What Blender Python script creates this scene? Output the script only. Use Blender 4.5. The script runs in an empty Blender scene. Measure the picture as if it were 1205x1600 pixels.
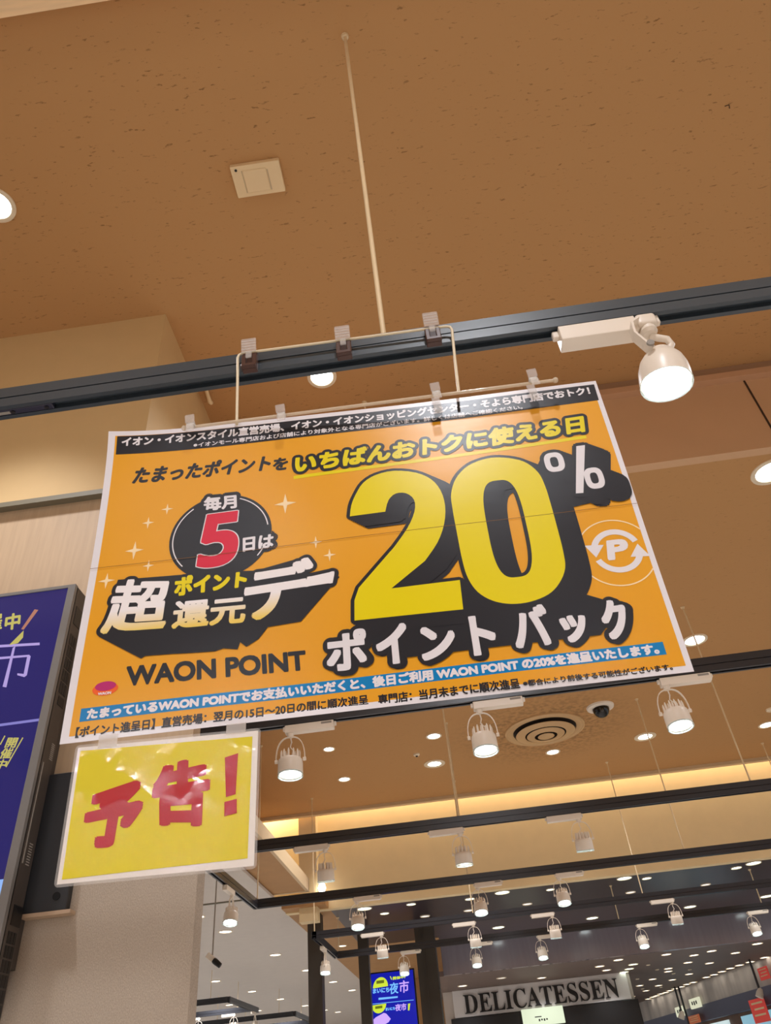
import bpy, bmesh, math, random
from mathutils import Vector, Matrix

random.seed(7)
PI = math.pi
S = bpy.context.scene
COL = S.collection

# ------------------------------------------------------------------ camera
CAM_R = [[0.9901265, 0.1352863, 0.0367027], [0.1132389, -0.6176227, -0.7782796], [-0.0826221, 0.7747514, -0.6268443]]
CAM_O = Vector((0.0, 0.0, 1.5))
FPX = 1157.0
cd = bpy.data.cameras.new('camera')
cam = bpy.data.objects.new('camera', cd)
COL.objects.link(cam)
cd.sensor_fit = 'HORIZONTAL'
cd.sensor_width = 36.0
cd.lens = FPX / 1205.0 * 36.0
cd.clip_start = 0.02
cd.clip_end = 200
mw = Matrix.Identity(4)
for i in range(3):
    for j in range(3):
        mw[i][j] = CAM_R[i][j]
mw.translation = CAM_O
cam.matrix_world = mw
S.camera = cam

# ------------------------------------------------------------------ light and exposure
w = bpy.data.worlds.new('world')
S.world = w
w.use_nodes = True
w.node_tree.nodes['Background'].inputs[0].default_value = (0.97, 1.0, 1.05, 1)
w.node_tree.nodes['Background'].inputs[1].default_value = 0.75
S.view_settings.view_transform = 'Standard'
S.view_settings.look = 'None'
S.view_settings.exposure = -0.1
S.view_settings.gamma = 1.0
S.view_settings.use_curve_mapping = False

NEUT = (0.975, 1.0, 1.06)


def spot(name, loc, power, size=110, blend=0.7, color=NEUT, target=None, radius=0.06, parent=None):
    d = bpy.data.lights.new(name, 'SPOT')
    d.energy = power
    d.spot_size = math.radians(size)
    d.spot_blend = blend
    d.color = color
    d.shadow_soft_size = radius
    o = bpy.data.objects.new(name, d)
    COL.objects.link(o)
    if parent is not None:
        o.parent = parent
    o.location = loc
    if target is not None:
        v = (Vector(target) - Vector(loc)).normalized()
        o.rotation_euler = v.to_track_quat('-Z', 'Y').to_euler()
    return o


def area(name, loc, sx, sy, power, target, color=NEUT):
    d = bpy.data.lights.new(name, 'AREA')
    d.shape = 'RECTANGLE'
    d.size = sx
    d.size_y = sy
    d.energy = power
    d.color = color
    o = bpy.data.objects.new(name, d)
    COL.objects.link(o)
    o.location = loc
    v = Vector(target).normalized()
    q = v.to_track_quat('-Z', 'Y')
    o.rotation_euler = q.to_euler()
    return o


# shop downlights of the same ceiling, behind and beside the viewer
for (x, y) in ((0.46, -1.15), (-1.65, -1.6), (2.1, -1.6), (-1.0, -2.6), (1.2, -2.6), (-3.2, 0.4), (3.4, 0.4), (3.2, 2.4)):
    spot('downlight_lamp', (x, y, 4.76), 210 if x == 0.46 else (130 if y > 0 else 95), size=210 if x == 0.46 else 130, color=NEUT, target=(x, y, 0), radius=0.09)
# unseen spots added behind the viewer for poster light and notice glints
spot('added_spot_lamp', (-0.75, -1.15, 2.75), 5, size=60, blend=0.8, target=(-0.3, 1.05, 2.25), radius=0.05)
spot('added_spot_lamp', (0.85, -1.15, 2.75), 5, size=60, blend=0.8, target=(0.2, 1.05, 2.35), radius=0.05)
for (x, y, p_) in ((-2.02, -3.2, 42), (-1.2, -2.0, 10), (-2.7, -4.2, 42), (0.9, -3.3, 6)):
    spot('added_spot_lamp', (x, y, 2.75), p_, size=80, blend=0.6, target=(-0.3, 1.05, 2.1), radius=0.045)
# hidden LED strip in the ceiling cove, above the cream fascia
area('cove_strip_lamp', (1.6, 8.55, 4.45), 8.6, 0.05, 29, (0, 0.30, -1), color=(1.0, 0.90, 0.66))
area('cove_strip_lamp', (-2.6, 8.55, 4.45), 1.4, 0.05, 12, (0, 0.30, -1), color=(1.0, 0.90, 0.66))


# ------------------------------------------------------------------ helpers
def at(px, py, Y=None, Z=None):
    d = Vector(((px - 602.5) / FPX, -(py - 800) / FPX, -1.0))
    r = Vector([sum(CAM_R[i][j] * d[j] for j in range(3)) for i in range(3)])
    t = (Y - CAM_O.y) / r.y if Y is not None else (Z - CAM_O.z) / r.z
    return CAM_O + r * t


def lin(c):
    c = c / 255.0
    return c / 12.92 if c <= 0.04045 else ((c + 0.055) / 1.055) ** 2.4


def rgb(r, g, b):
    return (lin(r), lin(g), lin(b), 1.0)


def mat(name, color, rough=0.5, metal=0.0, emit=None, estr=0.0, alpha=1.0, spec=0.5, noise=0.0, nscale=8.0,
        bump=0.0, bscale=40.0, stretch=(1, 1, 1), coat=0.0, far=False):
    m = bpy.data.materials.new(name)
    m.use_nodes = True
    nt = m.node_tree
    b = nt.nodes['Principled BSDF']
    b.inputs['Base Color'].default_value = color
    b.inputs['Roughness'].default_value = rough
    b.inputs['Metallic'].default_value = metal
    b.inputs['Specular IOR Level'].default_value = spec
    b.inputs['Alpha'].default_value = alpha
    if coat:
        b.inputs['Coat Weight'].default_value = coat
        b.inputs['Coat Roughness'].default_value = 0.06
    if emit:
        b.inputs['Emission Color'].default_value = emit
        b.inputs['Emission Strength'].default_value = estr
        if far:
            m.cycles.emission_sampling = 'NONE'
    tc = mp = None
    if noise or bump:
        tc = nt.nodes.new('ShaderNodeTexCoord')
        mp = nt.nodes.new('ShaderNodeMapping')
        mp.inputs['Scale'].default_value = stretch
        nt.links.new(tc.outputs['Object'], mp.inputs['Vector'])
    if noise:
        n = nt.nodes.new('ShaderNodeTexNoise')
        n.inputs['Scale'].default_value = nscale
        n.inputs['Detail'].default_value = 6
        nt.links.new(mp.outputs['Vector'], n.inputs['Vector'])
        r = nt.nodes.new('ShaderNodeMapRange')
        r.inputs['From Min'].default_value = 0.3
        r.inputs['From Max'].default_value = 0.7
        r.inputs['To Min'].default_value = 1 - noise
        r.inputs['To Max'].default_value = 1 + noise
        nt.links.new(n.outputs['Fac'], r.inputs['Value'])
        mx = nt.nodes.new('ShaderNodeMix')
        mx.data_type = 'RGBA'
        mx.blend_type = 'MULTIPLY'
        mx.inputs['Factor'].default_value = 1
        mx.inputs[6].default_value = color
        nt.links.new(r.outputs['Result'], mx.inputs[7])
        nt.links.new(mx.outputs[2], b.inputs['Base Color'])
    if bump:
        n2 = nt.nodes.new('ShaderNodeTexNoise')
        n2.inputs['Scale'].default_value = bscale
        n2.inputs['Detail'].default_value = 4
        nt.links.new(mp.outputs['Vector'], n2.inputs['Vector'])
        bp = nt.nodes.new('ShaderNodeBump')
        bp.inputs['Strength'].default_value = bump
        bp.inputs['Distance'].default_value = 0.01
        nt.links.new(n2.outputs['Fac'], bp.inputs['Height'])
        nt.links.new(bp.outputs['Normal'], b.inputs['Normal'])
    return m


def mesh_obj(name, bm, m, parent=None, smooth=False, world=True):
    """one mesh object; when parented, vertices given in world space are moved into the parent's space"""
    me = bpy.data.meshes.new(name)
    if parent is not None and world:
        off = Vector(parent['_wloc'])
        bmesh.ops.translate(bm, vec=-off, verts=bm.verts)
    bm.normal_update()
    bm.to_mesh(me)
    bm.free()
    if smooth:
        for p in me.polygons:
            p.use_smooth = True
        try:
            me.set_sharp_from_angle(angle=math.radians(40))
        except Exception:
            pass
    o = bpy.data.objects.new(name, me)
    COL.objects.link(o)
    me.materials.append(m)
    if parent is not None:
        o.parent = parent
        if world:
            o['_wloc'] = parent['_wloc']
        else:
            o['_wloc'] = (0, 0, 0)
    return o


def thing(name, label, cat, loc=(0, 0, 0), group=None, rz=0.0):
    o = bpy.data.objects.new(name, None)
    COL.objects.link(o)
    o.empty_display_size = 0.05
    o.location = loc
    o.rotation_euler = (0, 0, rz)
    o['label'] = label
    o['category'] = cat
    o['_wloc'] = tuple(loc)
    if group:
        o['group'] = group
    return o


def tag(o, label, cat, group=None):
    o['label'] = label
    o['category'] = cat
    if group:
        o['group'] = group
    return o


def struct(name, bm, m, smooth=False):
    o = mesh_obj(name, bm, m, None, smooth)
    o['kind'] = 'structure'
    return o


def copy_tree(o, parent=None):
    c = o.copy()
    COL.objects.link(c)
    c.parent = parent
    for ch in list(o.children):
        copy_tree(ch, c)
    return c


def B():
    return bmesh.new()


def box(bm, x0, x1, y0, y1, z0, z1, M=None):
    r = bmesh.ops.create_cube(bm, size=1.0)
    for v in r['verts']:
        v.co = Vector((x0 + (v.co.x + .5) * (x1 - x0), y0 + (v.co.y + .5) * (y1 - y0), z0 + (v.co.z + .5) * (z1 - z0)))
        if M is not None:
            v.co = M @ v.co
    return bm


def bevel_box(bm, x0, x1, y0, y1, z0, z1, bev=0.003, seg=2, M=None):
    t = bmesh.new()
    box(t, x0, x1, y0, y1, z0, z1)
    bmesh.ops.bevel(t, geom=list(t.edges), offset=bev, segments=seg, affect='EDGES', profile=0.5)
    if M is not None:
        bmesh.ops.transform(t, matrix=M, verts=t.verts)
    join(bm, t)
    return bm


def join(bm, t):
    vm = {}
    for v in t.verts:
        vm[v] = bm.verts.new(v.co)
    for f in t.faces:
        try:
            bm.faces.new([vm[v] for v in f.verts])
        except ValueError:
            pass
    t.free()


def tube(bm, pts, r, seg=8, cap=True):
    pts = [Vector(p) for p in pts]
    rs = r if isinstance(r, (list, tuple)) else [r] * len(pts)
    rings = []
    up = None
    for i, p in enumerate(pts):
        a = pts[max(i - 1, 0)]
        b = pts[min(i + 1, len(pts) - 1)]
        d = (b - a).normalized()
        if up is None or abs(d.dot(up)) > 0.95:
            up = Vector((0, 0, 1)) if abs(d.z) < 0.9 else Vector((0, 1, 0))
        x = d.cross(up).normalized()
        y = x.cross(d).normalized()
        up = y
        rings.append([bm.verts.new(p + x * math.cos(2 * PI * k / seg) * rs[i] + y * math.sin(2 * PI * k / seg) * rs[i])
                      for k in range(seg)])
    for i in range(len(rings) - 1):
        for k in range(seg):
            bm.faces.new((rings[i][k], rings[i][(k + 1) % seg], rings[i + 1][(k + 1) % seg], rings[i + 1][k]))
    if cap:
        bm.faces.new(rings[0][::-1])
        bm.faces.new(rings[-1])
    return bm


def lathe(bm, prof, seg=24, M=None, closed=False):
    """profile of (r, z) about z; first or last r of 0 closes to a point"""
    rings = []
    for (r, z) in prof:
        if r < 1e-6:
            co = Vector((0, 0, z))
            rings.append([bm.verts.new(M @ co if M is not None else co)])
        else:
            ring = []
            for k in range(seg):
                co = Vector((r * math.cos(2 * PI * k / seg), r * math.sin(2 * PI * k / seg), z))
                ring.append(bm.verts.new(M @ co if M is not None else co))
            rings.append(ring)
    n = len(rings)
    for i in range(n if closed else n - 1):
        a, b = rings[i], rings[(i + 1) % n]
        for k in range(seg):
            k2 = (k + 1) % seg
            if len(a) == 1 and len(b) == 1:
                continue
            if len(a) == 1:
                bm.faces.new((a[0], b[k2], b[k]))
            elif len(b) == 1:
                bm.faces.new((a[k], a[k2], b[0]))
            else:
                bm.faces.new((a[k], a[k2], b[k2], b[k]))
    return bm


def strap(bm, pts, wid, thick):
    """flat bar bent along pts in the XZ plane, wide in Y"""
    n = len(pts)
    L = []
    for i, (x, z) in enumerate(pts):
        a = Vector(pts[max(i - 1, 0)])
        b = Vector(pts[min(i + 1, n - 1)])
        d = (b - a).normalized()
        nx, nz = -d.y, d.x
        L.append([bm.verts.new((x + nx * s * thick / 2, t * wid / 2, z + nz * s * thick / 2))
                  for (s, t) in ((-1, -1), (1, -1), (1, 1), (-1, 1))])
    for i in range(n - 1):
        for k in range(4):
            bm.faces.new((L[i][k], L[i][(k + 1) % 4], L[i + 1][(k + 1) % 4], L[i + 1][k]))
    bm.faces.new(L[0][::-1])
    bm.faces.new(L[-1])


# ------------------------------------------------------------------ materials
def ceiling_material(name, color, pits=0.35, dirt=None):
    m = bpy.data.materials.new(name)
    m.use_nodes = True
    nt = m.node_tree
    b = nt.nodes['Principled BSDF']
    b.inputs['Roughness'].default_value = 0.75
    b.inputs['Specular IOR Level'].default_value = 0.25
    tc = nt.nodes.new('ShaderNodeTexCoord')
    mp = nt.nodes.new('ShaderNodeMapping')
    mp.inputs['Scale'].default_value = (16, 48, 1)
    nt.links.new(tc.outputs['Object'], mp.inputs['Vector'])
    n = nt.nodes.new('ShaderNodeTexNoise')
    n.inputs['Scale'].default_value = 1.6
    n.inputs['Detail'].default_value = 3
    n.inputs['Roughness'].default_value = 0.6
    nt.links.new(mp.outputs['Vector'], n.inputs['Vector'])
    r1 = nt.nodes.new('ShaderNodeMapRange')
    r1.inputs['From Min'].default_value = 0.635
    r1.inputs['From Max'].default_value = 0.70
    nt.links.new(n.outputs['Fac'], r1.inputs['Value'])
    n2 = nt.nodes.new('ShaderNodeTexNoise')
    n2.inputs['Scale'].default_value = 7
    nt.links.new(tc.outputs['Object'], n2.inputs['Vector'])
    mul = nt.nodes.new('ShaderNodeMath')
    mul.operation = 'MULTIPLY'
    nt.links.new(r1.outputs['Result'], mul.inputs[0])
    nt.links.new(n2.outputs['Fac'], mul.inputs[1])
    mul2 = nt.nodes.new('ShaderNodeMath')
    mul2.operation = 'MULTIPLY'
    mul2.inputs[1].default_value = pits * 2
    nt.links.new(mul.outputs[0], mul2.inputs[0])
    mx = nt.nodes.new('ShaderNodeMix')
    mx.data_type = 'RGBA'
    mx.inputs[6].default_value = color
    mx.inputs[7].default_value = (color[0] * .32, color[1] * .28, color[2] * .22, 1)
    nt.links.new(mul2.outputs[0], mx.inputs['Factor'])
    out = mx.outputs[2]
    if dirt:
        (cx, cy, r0, r1_) = dirt
        vm = nt.nodes.new('ShaderNodeVectorMath')
        vm.operation = 'DISTANCE'
        vm.inputs[1].default_value = (cx, cy, 0)
        sx = nt.nodes.new('ShaderNodeVectorMath')
        sx.operation = 'MULTIPLY'
        sx.inputs[1].default_value = (1, 1, 0)
        nt.links.new(tc.outputs['Object'], sx.inputs[0])
        nt.links.new(sx.outputs[0], vm.inputs[0])
        n3 = nt.nodes.new('ShaderNodeTexNoise')
        n3.inputs['Scale'].default_value = 26
        n3.inputs['Detail'].default_value = 8
        nt.links.new(tc.outputs['Object'], n3.inputs['Vector'])
        rr = nt.nodes.new('ShaderNodeMapRange')
        rr.inputs['From Min'].default_value = r1_
        rr.inputs['From Max'].default_value = r0
        rr.inputs['To Max'].default_value = 0.55
        nt.links.new(vm.outputs['Value'], rr.inputs['Value'])
        rn = nt.nodes.new('ShaderNodeMapRange')
        rn.inputs['From Min'].default_value = 0.42
        rn.inputs['From Max'].default_value = 0.62
        nt.links.new(n3.outputs['Fac'], rn.inputs['Value'])
        mm = nt.nodes.new('ShaderNodeMath')
        mm.operation = 'MULTIPLY'
        nt.links.new(rr.outputs['Result'], mm.inputs[0])
        nt.links.new(rn.outputs['Result'], mm.inputs[1])
        mx2 = nt.nodes.new('ShaderNodeMix')
        mx2.data_type = 'RGBA'
        nt.links.new(mm.outputs[0], mx2.inputs['Factor'])
        nt.links.new(out, mx2.inputs[6])
        mx2.inputs[7].default_value = (color[0] * .3, color[1] * .3, color[2] * .3, 1)
        out = mx2.outputs[2]
    nt.links.new(out, b.inputs['Base Color'])
    return m


C_CEIL = rgb(194, 146, 94)
M_CEIL = ceiling_material('brown_ceiling_board', C_CEIL, 0.55)
M_CEIL_REAR = ceiling_material('brown_ceiling_board_rear', C_CEIL, 0.25, dirt=(0.95, 6.87, 0.36, 0.95))
M_SOFFIT = mat('brown_soffit_paint', rgb(182, 136, 86), 0.7, noise=0.04)
M_STEP = mat('brown_step_panel', rgb(212, 168, 126), 0.55, noise=0.03, nscale=3)
M_MOULD = mat('grey_brown_moulding', rgb(166, 130, 100), 0.5)
M_MOULD2 = mat('pink_brown_moulding', rgb(206, 160, 122), 0.5)
M_GROOVE = mat('dark_joint', rgb(60, 40, 22), 0.8)
M_BEIGE = mat('beige_wall_paint', rgb(218, 184, 130), 0.7, noise=0.02)
M_CREAM = mat('cream_fascia_paint', rgb(238, 212, 164), 0.7, noise=0.02)
M_LIP = mat('pale_lip_paint', rgb(214, 186, 146), 0.6)
M_BEAM = mat('light_wood_panel', rgb(252, 214, 164), 0.5, noise=0.08, nscale=5, stretch=(1, 10, 10))
M_MAPLE = mat('maple_veneer', rgb(186, 158, 126), 0.5, noise=0.06, nscale=6, stretch=(14, 1, 0.8))
M_TRIMGREY = mat('grey_green_trim', rgb(120, 112, 92), 0.5)
M_FABRIC = mat('woven_wallcovering', rgb(178, 162, 144), 0.85, noise=0.20, nscale=300, stretch=(2.2, 1, 0.8), bump=0.3, bscale=220)
M_DARKCEIL = mat('dark_glossy_ceiling', rgb(60, 47, 46), 0.35, noise=0.03)
M_FARCEIL = mat('dark_brown_ceiling', rgb(124, 104, 94), 0.6, noise=0.05, nscale=2)
M_PANEL = mat('brushed_dark_metal', rgb(176, 172, 186), 0.16, metal=0.6, noise=0.05, nscale=3, stretch=(9, 1, .5))
M_WHITECEIL = mat('white_ceiling_paint', rgb(214, 202, 190), 0.7, noise=0.02)
M_FLOOR = mat('pale_floor_tile', rgb(230, 225, 218), 0.4, noise=0.04, nscale=1.5)
M_DARKCOL = mat('dark_brown_column', rgb(62, 54, 46), 0.45)
M_SHOPGREY = mat('rippled_grey_band', rgb(176, 166, 156), 0.4, noise=0.22, nscale=2.2, stretch=(2.4, 2.4, .15))
M_SHOPBLUE = mat('blue_grey_band', rgb(86, 88, 106), 0.5)
M_SHOPBROWN = mat('brown_shop_front', rgb(110, 78, 56), 0.5, noise=0.2, nscale=2, stretch=(3, 3, .2))
M_BLACKTRACK = mat('black_track_metal', rgb(40, 40, 44), 0.32, spec=0.6)
M_TRACKFRONT = mat('black_track_sheen', rgb(56, 65, 72), 0.32, spec=0.6)  # nearest black rail's metal, its bluish sheen put into the base colour
M_BLACKSLOT = mat('black_track_slot', rgb(14, 13, 14), 0.6)
M_ROD = mat('beige_rod_paint', rgb(232, 206, 164), 0.4)
M_WHITE = mat('white_lamp_enamel', rgb(240, 226, 208), 0.35)
M_WHITELABEL = mat('grey_rating_print', rgb(150, 142, 132), 0.6)
M_LENS = mat('lit_lamp_lens', (1, 1, 1, 1), 0.3, emit=(0.95, 1.0, 0.98, 1), estr=9.0, far=True)
M_LENSDIM = mat('dim_lamp_lens', (1, 1, 1, 1), 0.3, emit=(1.0, 0.97, 0.92, 1), estr=0.9, far=True)
M_LENSRIM = mat('lamp_glass_rim', rgb(205, 222, 222), 0.08, alpha=0.55)
M_DLGREEN = mat('lit_cool_lens', (1, 1, 1, 1), 0.3, emit=(0.80, 1.0, 0.86, 1), estr=5.0, far=True)
M_DLWARM = mat('lit_warm_lens', (1, 1, 1, 1), 0.3, emit=(1.0, 0.95, 0.86, 1), estr=5.0, far=True)
M_DLTRIM = mat('white_downlight_trim', rgb(238, 220, 190), 0.4)
M_PLASTIC = mat('cream_plastic', rgb(238, 208, 160), 0.45)
M_PLASTICDK = mat('cream_plastic_side', rgb(200, 176, 138), 0.5)
M_BLACK = mat('black_plastic', rgb(24, 22, 22), 0.4)
M_DOME = mat('black_dome', rgb(14, 13, 14), 0.12)
M_CLEAR = mat('clear_plastic', rgb(238, 232, 226), 0.06, alpha=0.30, spec=0.8)
M_CLEARROD = mat('clear_rod', rgb(244, 226, 200), 0.08, alpha=0.55, spec=0.8)
M_CLIPBASE = mat('brown_black_clip_base', rgb(74, 44, 34), 0.35)
M_WIRE = mat('cream_wire', rgb(232, 214, 180), 0.4)
M_TAPE = mat('clear_tape', rgb(235, 225, 215), 0.15, alpha=0.32)
M_BEZEL = mat('grey_black_bezel', rgb(122, 118, 114), 0.35)
M_SIDE = mat('dark_monitor_shell', rgb(72, 64, 58), 0.45)
M_PLATE = mat('black_mount_plate', rgb(40, 40, 42), 0.5)
M_SIGNBOARD = mat('white_signboard', rgb(236, 228, 222), 0.5)
M_LETTER = mat('black_letter_metal', rgb(26, 24, 24), 0.35)
M_LETTERSIDE = mat('grey_letter_side', rgb(120, 112, 106), 0.4)

# print inks
CR = dict(rough=0.26, spec=0.42, bump=0.08, bscale=5.0)
M_PAPER = mat('poster_white_paper', rgb(234, 228, 230), **CR)
M_ORANGE = mat('orange_ink', rgb(236, 164, 34), **CR)
M_INK = mat('black_ink', rgb(36, 37, 42), **CR)
M_YELLOW = mat('yellow_ink', rgb(236, 214, 0), **CR)
M_RED = mat('red_ink', rgb(220, 30, 62), **CR)
M_BLUE = mat('blue_ink', rgb(0, 128, 190), **CR)
M_PWHITE = mat('white_ink', rgb(234, 228, 230), **CR)
M_BROWNINK = mat('seam_line', rgb(130, 84, 20), **CR)
M_CREAMINK = mat('cream_ink', rgb(255, 226, 176), **CR)
M_MAGENTA = mat('magenta_ink', rgb(190, 30, 110), **CR)
M_ORANGERED = mat('orange_red_ink', rgb(246, 98, 30), **CR)


def gradient_ink():
    m = mat('white_to_gold_ink', (1, 1, 1, 1), 0.34)
    nt = m.node_tree
    tc = nt.nodes.new('ShaderNodeTexCoord')
    sp = nt.nodes.new('ShaderNodeSeparateXYZ')
    nt.links.new(tc.outputs['Generated'], sp.inputs[0])
    r = nt.nodes.new('ShaderNodeValToRGB')
    r.color_ramp.elements[0].position = 0.05
    r.color_ramp.elements[0].color = rgb(240, 205, 90)
    r.color_ramp.elements[1].position = 0.45
    r.color_ramp.elements[1].color = rgb(246, 238, 236)
    nt.links.new(sp.outputs['Z'], r.inputs[0])
    nt.links.new(r.outputs[0], nt.nodes['Principled BSDF'].inputs['Base Color'])
    return m


M_GOLD = gradient_ink()


def crinkled(name, color):
    """print seen through a crinkled clear laminate film"""
    m = mat(name, color, 0.5, coat=1.0)
    nt = m.node_tree
    b = nt.nodes['Principled BSDF']
    b.inputs['Coat Roughness'].default_value = 0.05
    b.inputs['Coat IOR'].default_value = 1.5
    tc = nt.nodes.new('ShaderNodeTexCoord')
    n = nt.nodes.new('ShaderNodeTexNoise')
    n.inputs['Scale'].default_value = 95
    n.inputs['Detail'].default_value = 5
    n.inputs['Distortion'].default_value = 1.4
    nt.links.new(tc.outputs['Object'], n.inputs['Vector'])
    n2 = nt.nodes.new('ShaderNodeTexNoise')
    n2.inputs['Scale'].default_value = 9
    nt.links.new(tc.outputs['Object'], n2.inputs['Vector'])
    r = nt.nodes.new('ShaderNodeMapRange')
    r.inputs['From Min'].default_value = 0.42
    r.inputs['From Max'].default_value = 0.62
    nt.links.new(n2.outputs['Fac'], r.inputs['Value'])
    mu = nt.nodes.new('ShaderNodeMath')
    mu.operation = 'MULTIPLY'
    nt.links.new(n.outputs['Fac'], mu.inputs[0])
    nt.links.new(r.outputs['Result'], mu.inputs[1])
    bp = nt.nodes.new('ShaderNodeBump')
    bp.inputs['Strength'].default_value = 0.55
    bp.inputs['Distance'].default_value = 0.008
    nt.links.new(mu.outputs[0], bp.inputs['Height'])
    nt.links.new(bp.outputs['Normal'], b.inputs['Coat Normal'])
    return m


M_LAMWHITE = crinkled('laminated_white', rgb(240, 230, 220))
M_LAMYELLOW = crinkled('laminated_yellow', rgb(226, 206, 0))
M_LAMRED = crinkled('laminated_red', rgb(186, 10, 26))

# ------------------------------------------------------------------ the setting
HF, HR, HD, HB = 4.807, 4.165, 3.232, 2.835      # front, rear, dark and far ceiling heights
struct('floor', box(B(), -8, 10, -6, 26, -0.1, 0), M_FLOOR)
struct('ceiling', box(B(), -8, 10, -6, 3.3, HF, HF + .1), M_CEIL)
struct('ceiling.001', box(B(), -8, 10, 3.26, 8.5, HR, HR + .06), M_CEIL_REAR)
struct('trim_1', box(B(), -8, 10, -0.6, 0.835, 4.72, HF), M_BEAM)
struct('wall_step', box(B(), -1.135, 10, 3.2, 3.26, HR, HF), M_STEP)
struct('wall_light_block', box(B(), -8, 10, -6.1, -6, 0, HF), M_BEIGE)  # unseen wall added behind the viewer to hold back world light
bm = B()
box(bm, -1.135, 10, 3.165, 3.2, 4.745, HF)
struct('trim_2', bm, M_MOULD)
bm = B()
box(bm, -1.135, 10, 3.150, 3.2, 4.700, 4.745)
struct('trim_3', bm, M_MOULD2)
bm = B()
box(bm, 2.058, 2.068, 3.196, 3.2, HR, 4.70)
struct('trim_4', bm, M_GROOVE)
struct('trim_5', box(B(), -8, 10, 8.44, 8.5, HR - .035, HR), M_LIP)
struct('wall_back', box(B(), -1.93, 10, 8.7, 8.8, HD - .01, 4.6), M_CREAM)
struct('wall_back_left', box(B(), -8, -1.93, 8.7, 8.8, 3.30, 4.6), M_CREAM)
struct('ceiling.002', box(B(), -8, 10, 8.4, 8.8, 4.6, 4.66), M_CREAM)
struct('wall_cove', box(B(), -8, 10, 8.36, 8.4, HR + .06, 4.66), M_CREAM)
struct('ceiling.003', box(B(), -1.465, 10, 8.72, 11.6, HD, HD + .06), M_DARKCEIL)
struct('ceiling.004', box(B(), -1.93, -1.465, 8.5, 15, HD, HD + .08), M_SOFFIT)
struct('ceiling.005', box(B(), -1.465, -0.43, 11.25, 15, HD - .003, HD + .06), M_SOFFIT)
struct('wall_rear', box(B(), -1.93, -0.43, 14.9, 15, 0, HD), M_SOFFIT)
struct('ceiling.006', box(B(), -2.05, -1.58, 5.2, 8.15, 3.30, 3.36), M_SOFFIT)
struct('trim_6', box(B(), -1.60, -1.57, 5.2, 8.15, 3.295, 3.42), M_LIP)
struct('trim_7', box(B(), -2.05, -1.57, 8.13, 8.16, 3.295, 3.42), M_LIP)
struct('ceiling.007', box(B(), -8, -1.93, 5.0, 22, 3.26, 3.29), M_WHITECEIL)
struct('trim_8', box(B(), -8, -2.06, 8.0, 8.03, 3.25, 3.262), M_TRIMGREY)
struct('wall_far_left', box(B(), -8, -1.0, 22, 22.1, 0, 3.3), M_WHITECEIL)
struct('wall_panel', box(B(), -0.43, 10, 11.6, 11.66, HB, HD + .06), M_PANEL)
struct('ceiling.008', box(B(), -0.6, 10, 11.66, 25, HB, HB + .06), M_FARCEIL)
struct('wall_far', box(B(), -1, 10, 25, 25.1, 0, 3.3), M_FARCEIL)
# pilaster under the cove, and the dark columns beyond
struct('wall_pilaster', box(B(), -1.755, -1.56, 8.56, 8.7, 3.1, 4.5), M_CREAM)
struct('wall_column_left', box(B(), -1.735, -1.59, 8.9, 9.05, 0, HD), M_DARKCOL)
struct('wall_column_middle', box(B(), -1.335, -1.215, 9.9, 10.02, 0, HD), M_DARKCOL)
bm = B()
box(bm, -0.655, -0.43, 9.9, 10.25, 0, HD)
box(bm, -0.575, -0.56, 9.885, 9.9, 0, HD)
struct('wall_column_right', bm, M_DARKCOL)
# left: bulkhead, its ledge, maple wall and woven wallcovering
struct('wall_bulkhead', box(B(), -8, -1.135, 2.233, 3.3, 3.60, HF), M_BEIGE)
struct('trim_9', box(B(), -8, -1.10, 2.20, 2.30, 3.575, 3.60), M_TRIMGREY)
struct('wall_left', box(B(), -8, -0.80, 2.233, 2.30, 2.42, 3.575), M_MAPLE)
bm = B()
box(bm, -8, -0.752, 2.233, 2.30, 0, 2.42)
struct('wall_left_lower', bm, M_FABRIC)
# right: shop fronts running away from the viewer
w0 = Vector((4.78, 11.7, 0))
w1 = Vector((2.46, 23.95, 0))
wd = (w1 - w0)
wl = wd.length
WM = Matrix.Translation(w0) @ Matrix.Rotation(math.atan2(wd.y, wd.x), 4, 'Z')
struct('wall_right', box(B(), 0, wl, -0.2, 0, 2.50, HB, WM), M_SHOPGREY)
struct('wall_right_band', box(B(), 0, wl, -0.2, 0.01, 2.27, 2.50, WM), M_SHOPBLUE)
struct('wall_right_lower', box(B(), 0, wl, -0.35, -0.12, 0, 2.27, WM), M_SHOPBROWN)


# ------------------------------------------------------------------ printed poster: sheet space is millimetres (u right, v up)
P_O = Vector((-0.6197, 1.1094, 2.0054))
P_A = Vector((.99975, .0221, -.0025)).normalized()
P_B = Vector((.0127, -.0605, .99809)).normalized()
P_N = P_A.cross(P_B)
if P_N.y > 0:
    P_N = -P_N


def P3(u, v, d=0.0):
    cu = 0.030 * math.exp(-max(u, 0) / 150.0) * math.exp(-max(653 - v, 0) / 110.0) if v > 0 else 0.0
    if v > 0:
        cu += 0.0011 * math.sin(u / 95.0 + v / 160.0) + 0.0009 * math.sin(v / 70.0 - u / 210.0)
    return P_O + P_A * (u / 1000) + P_B * (v / 1000) + P_N * (d / 1000 + cu)


_glyphs = {}


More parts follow.
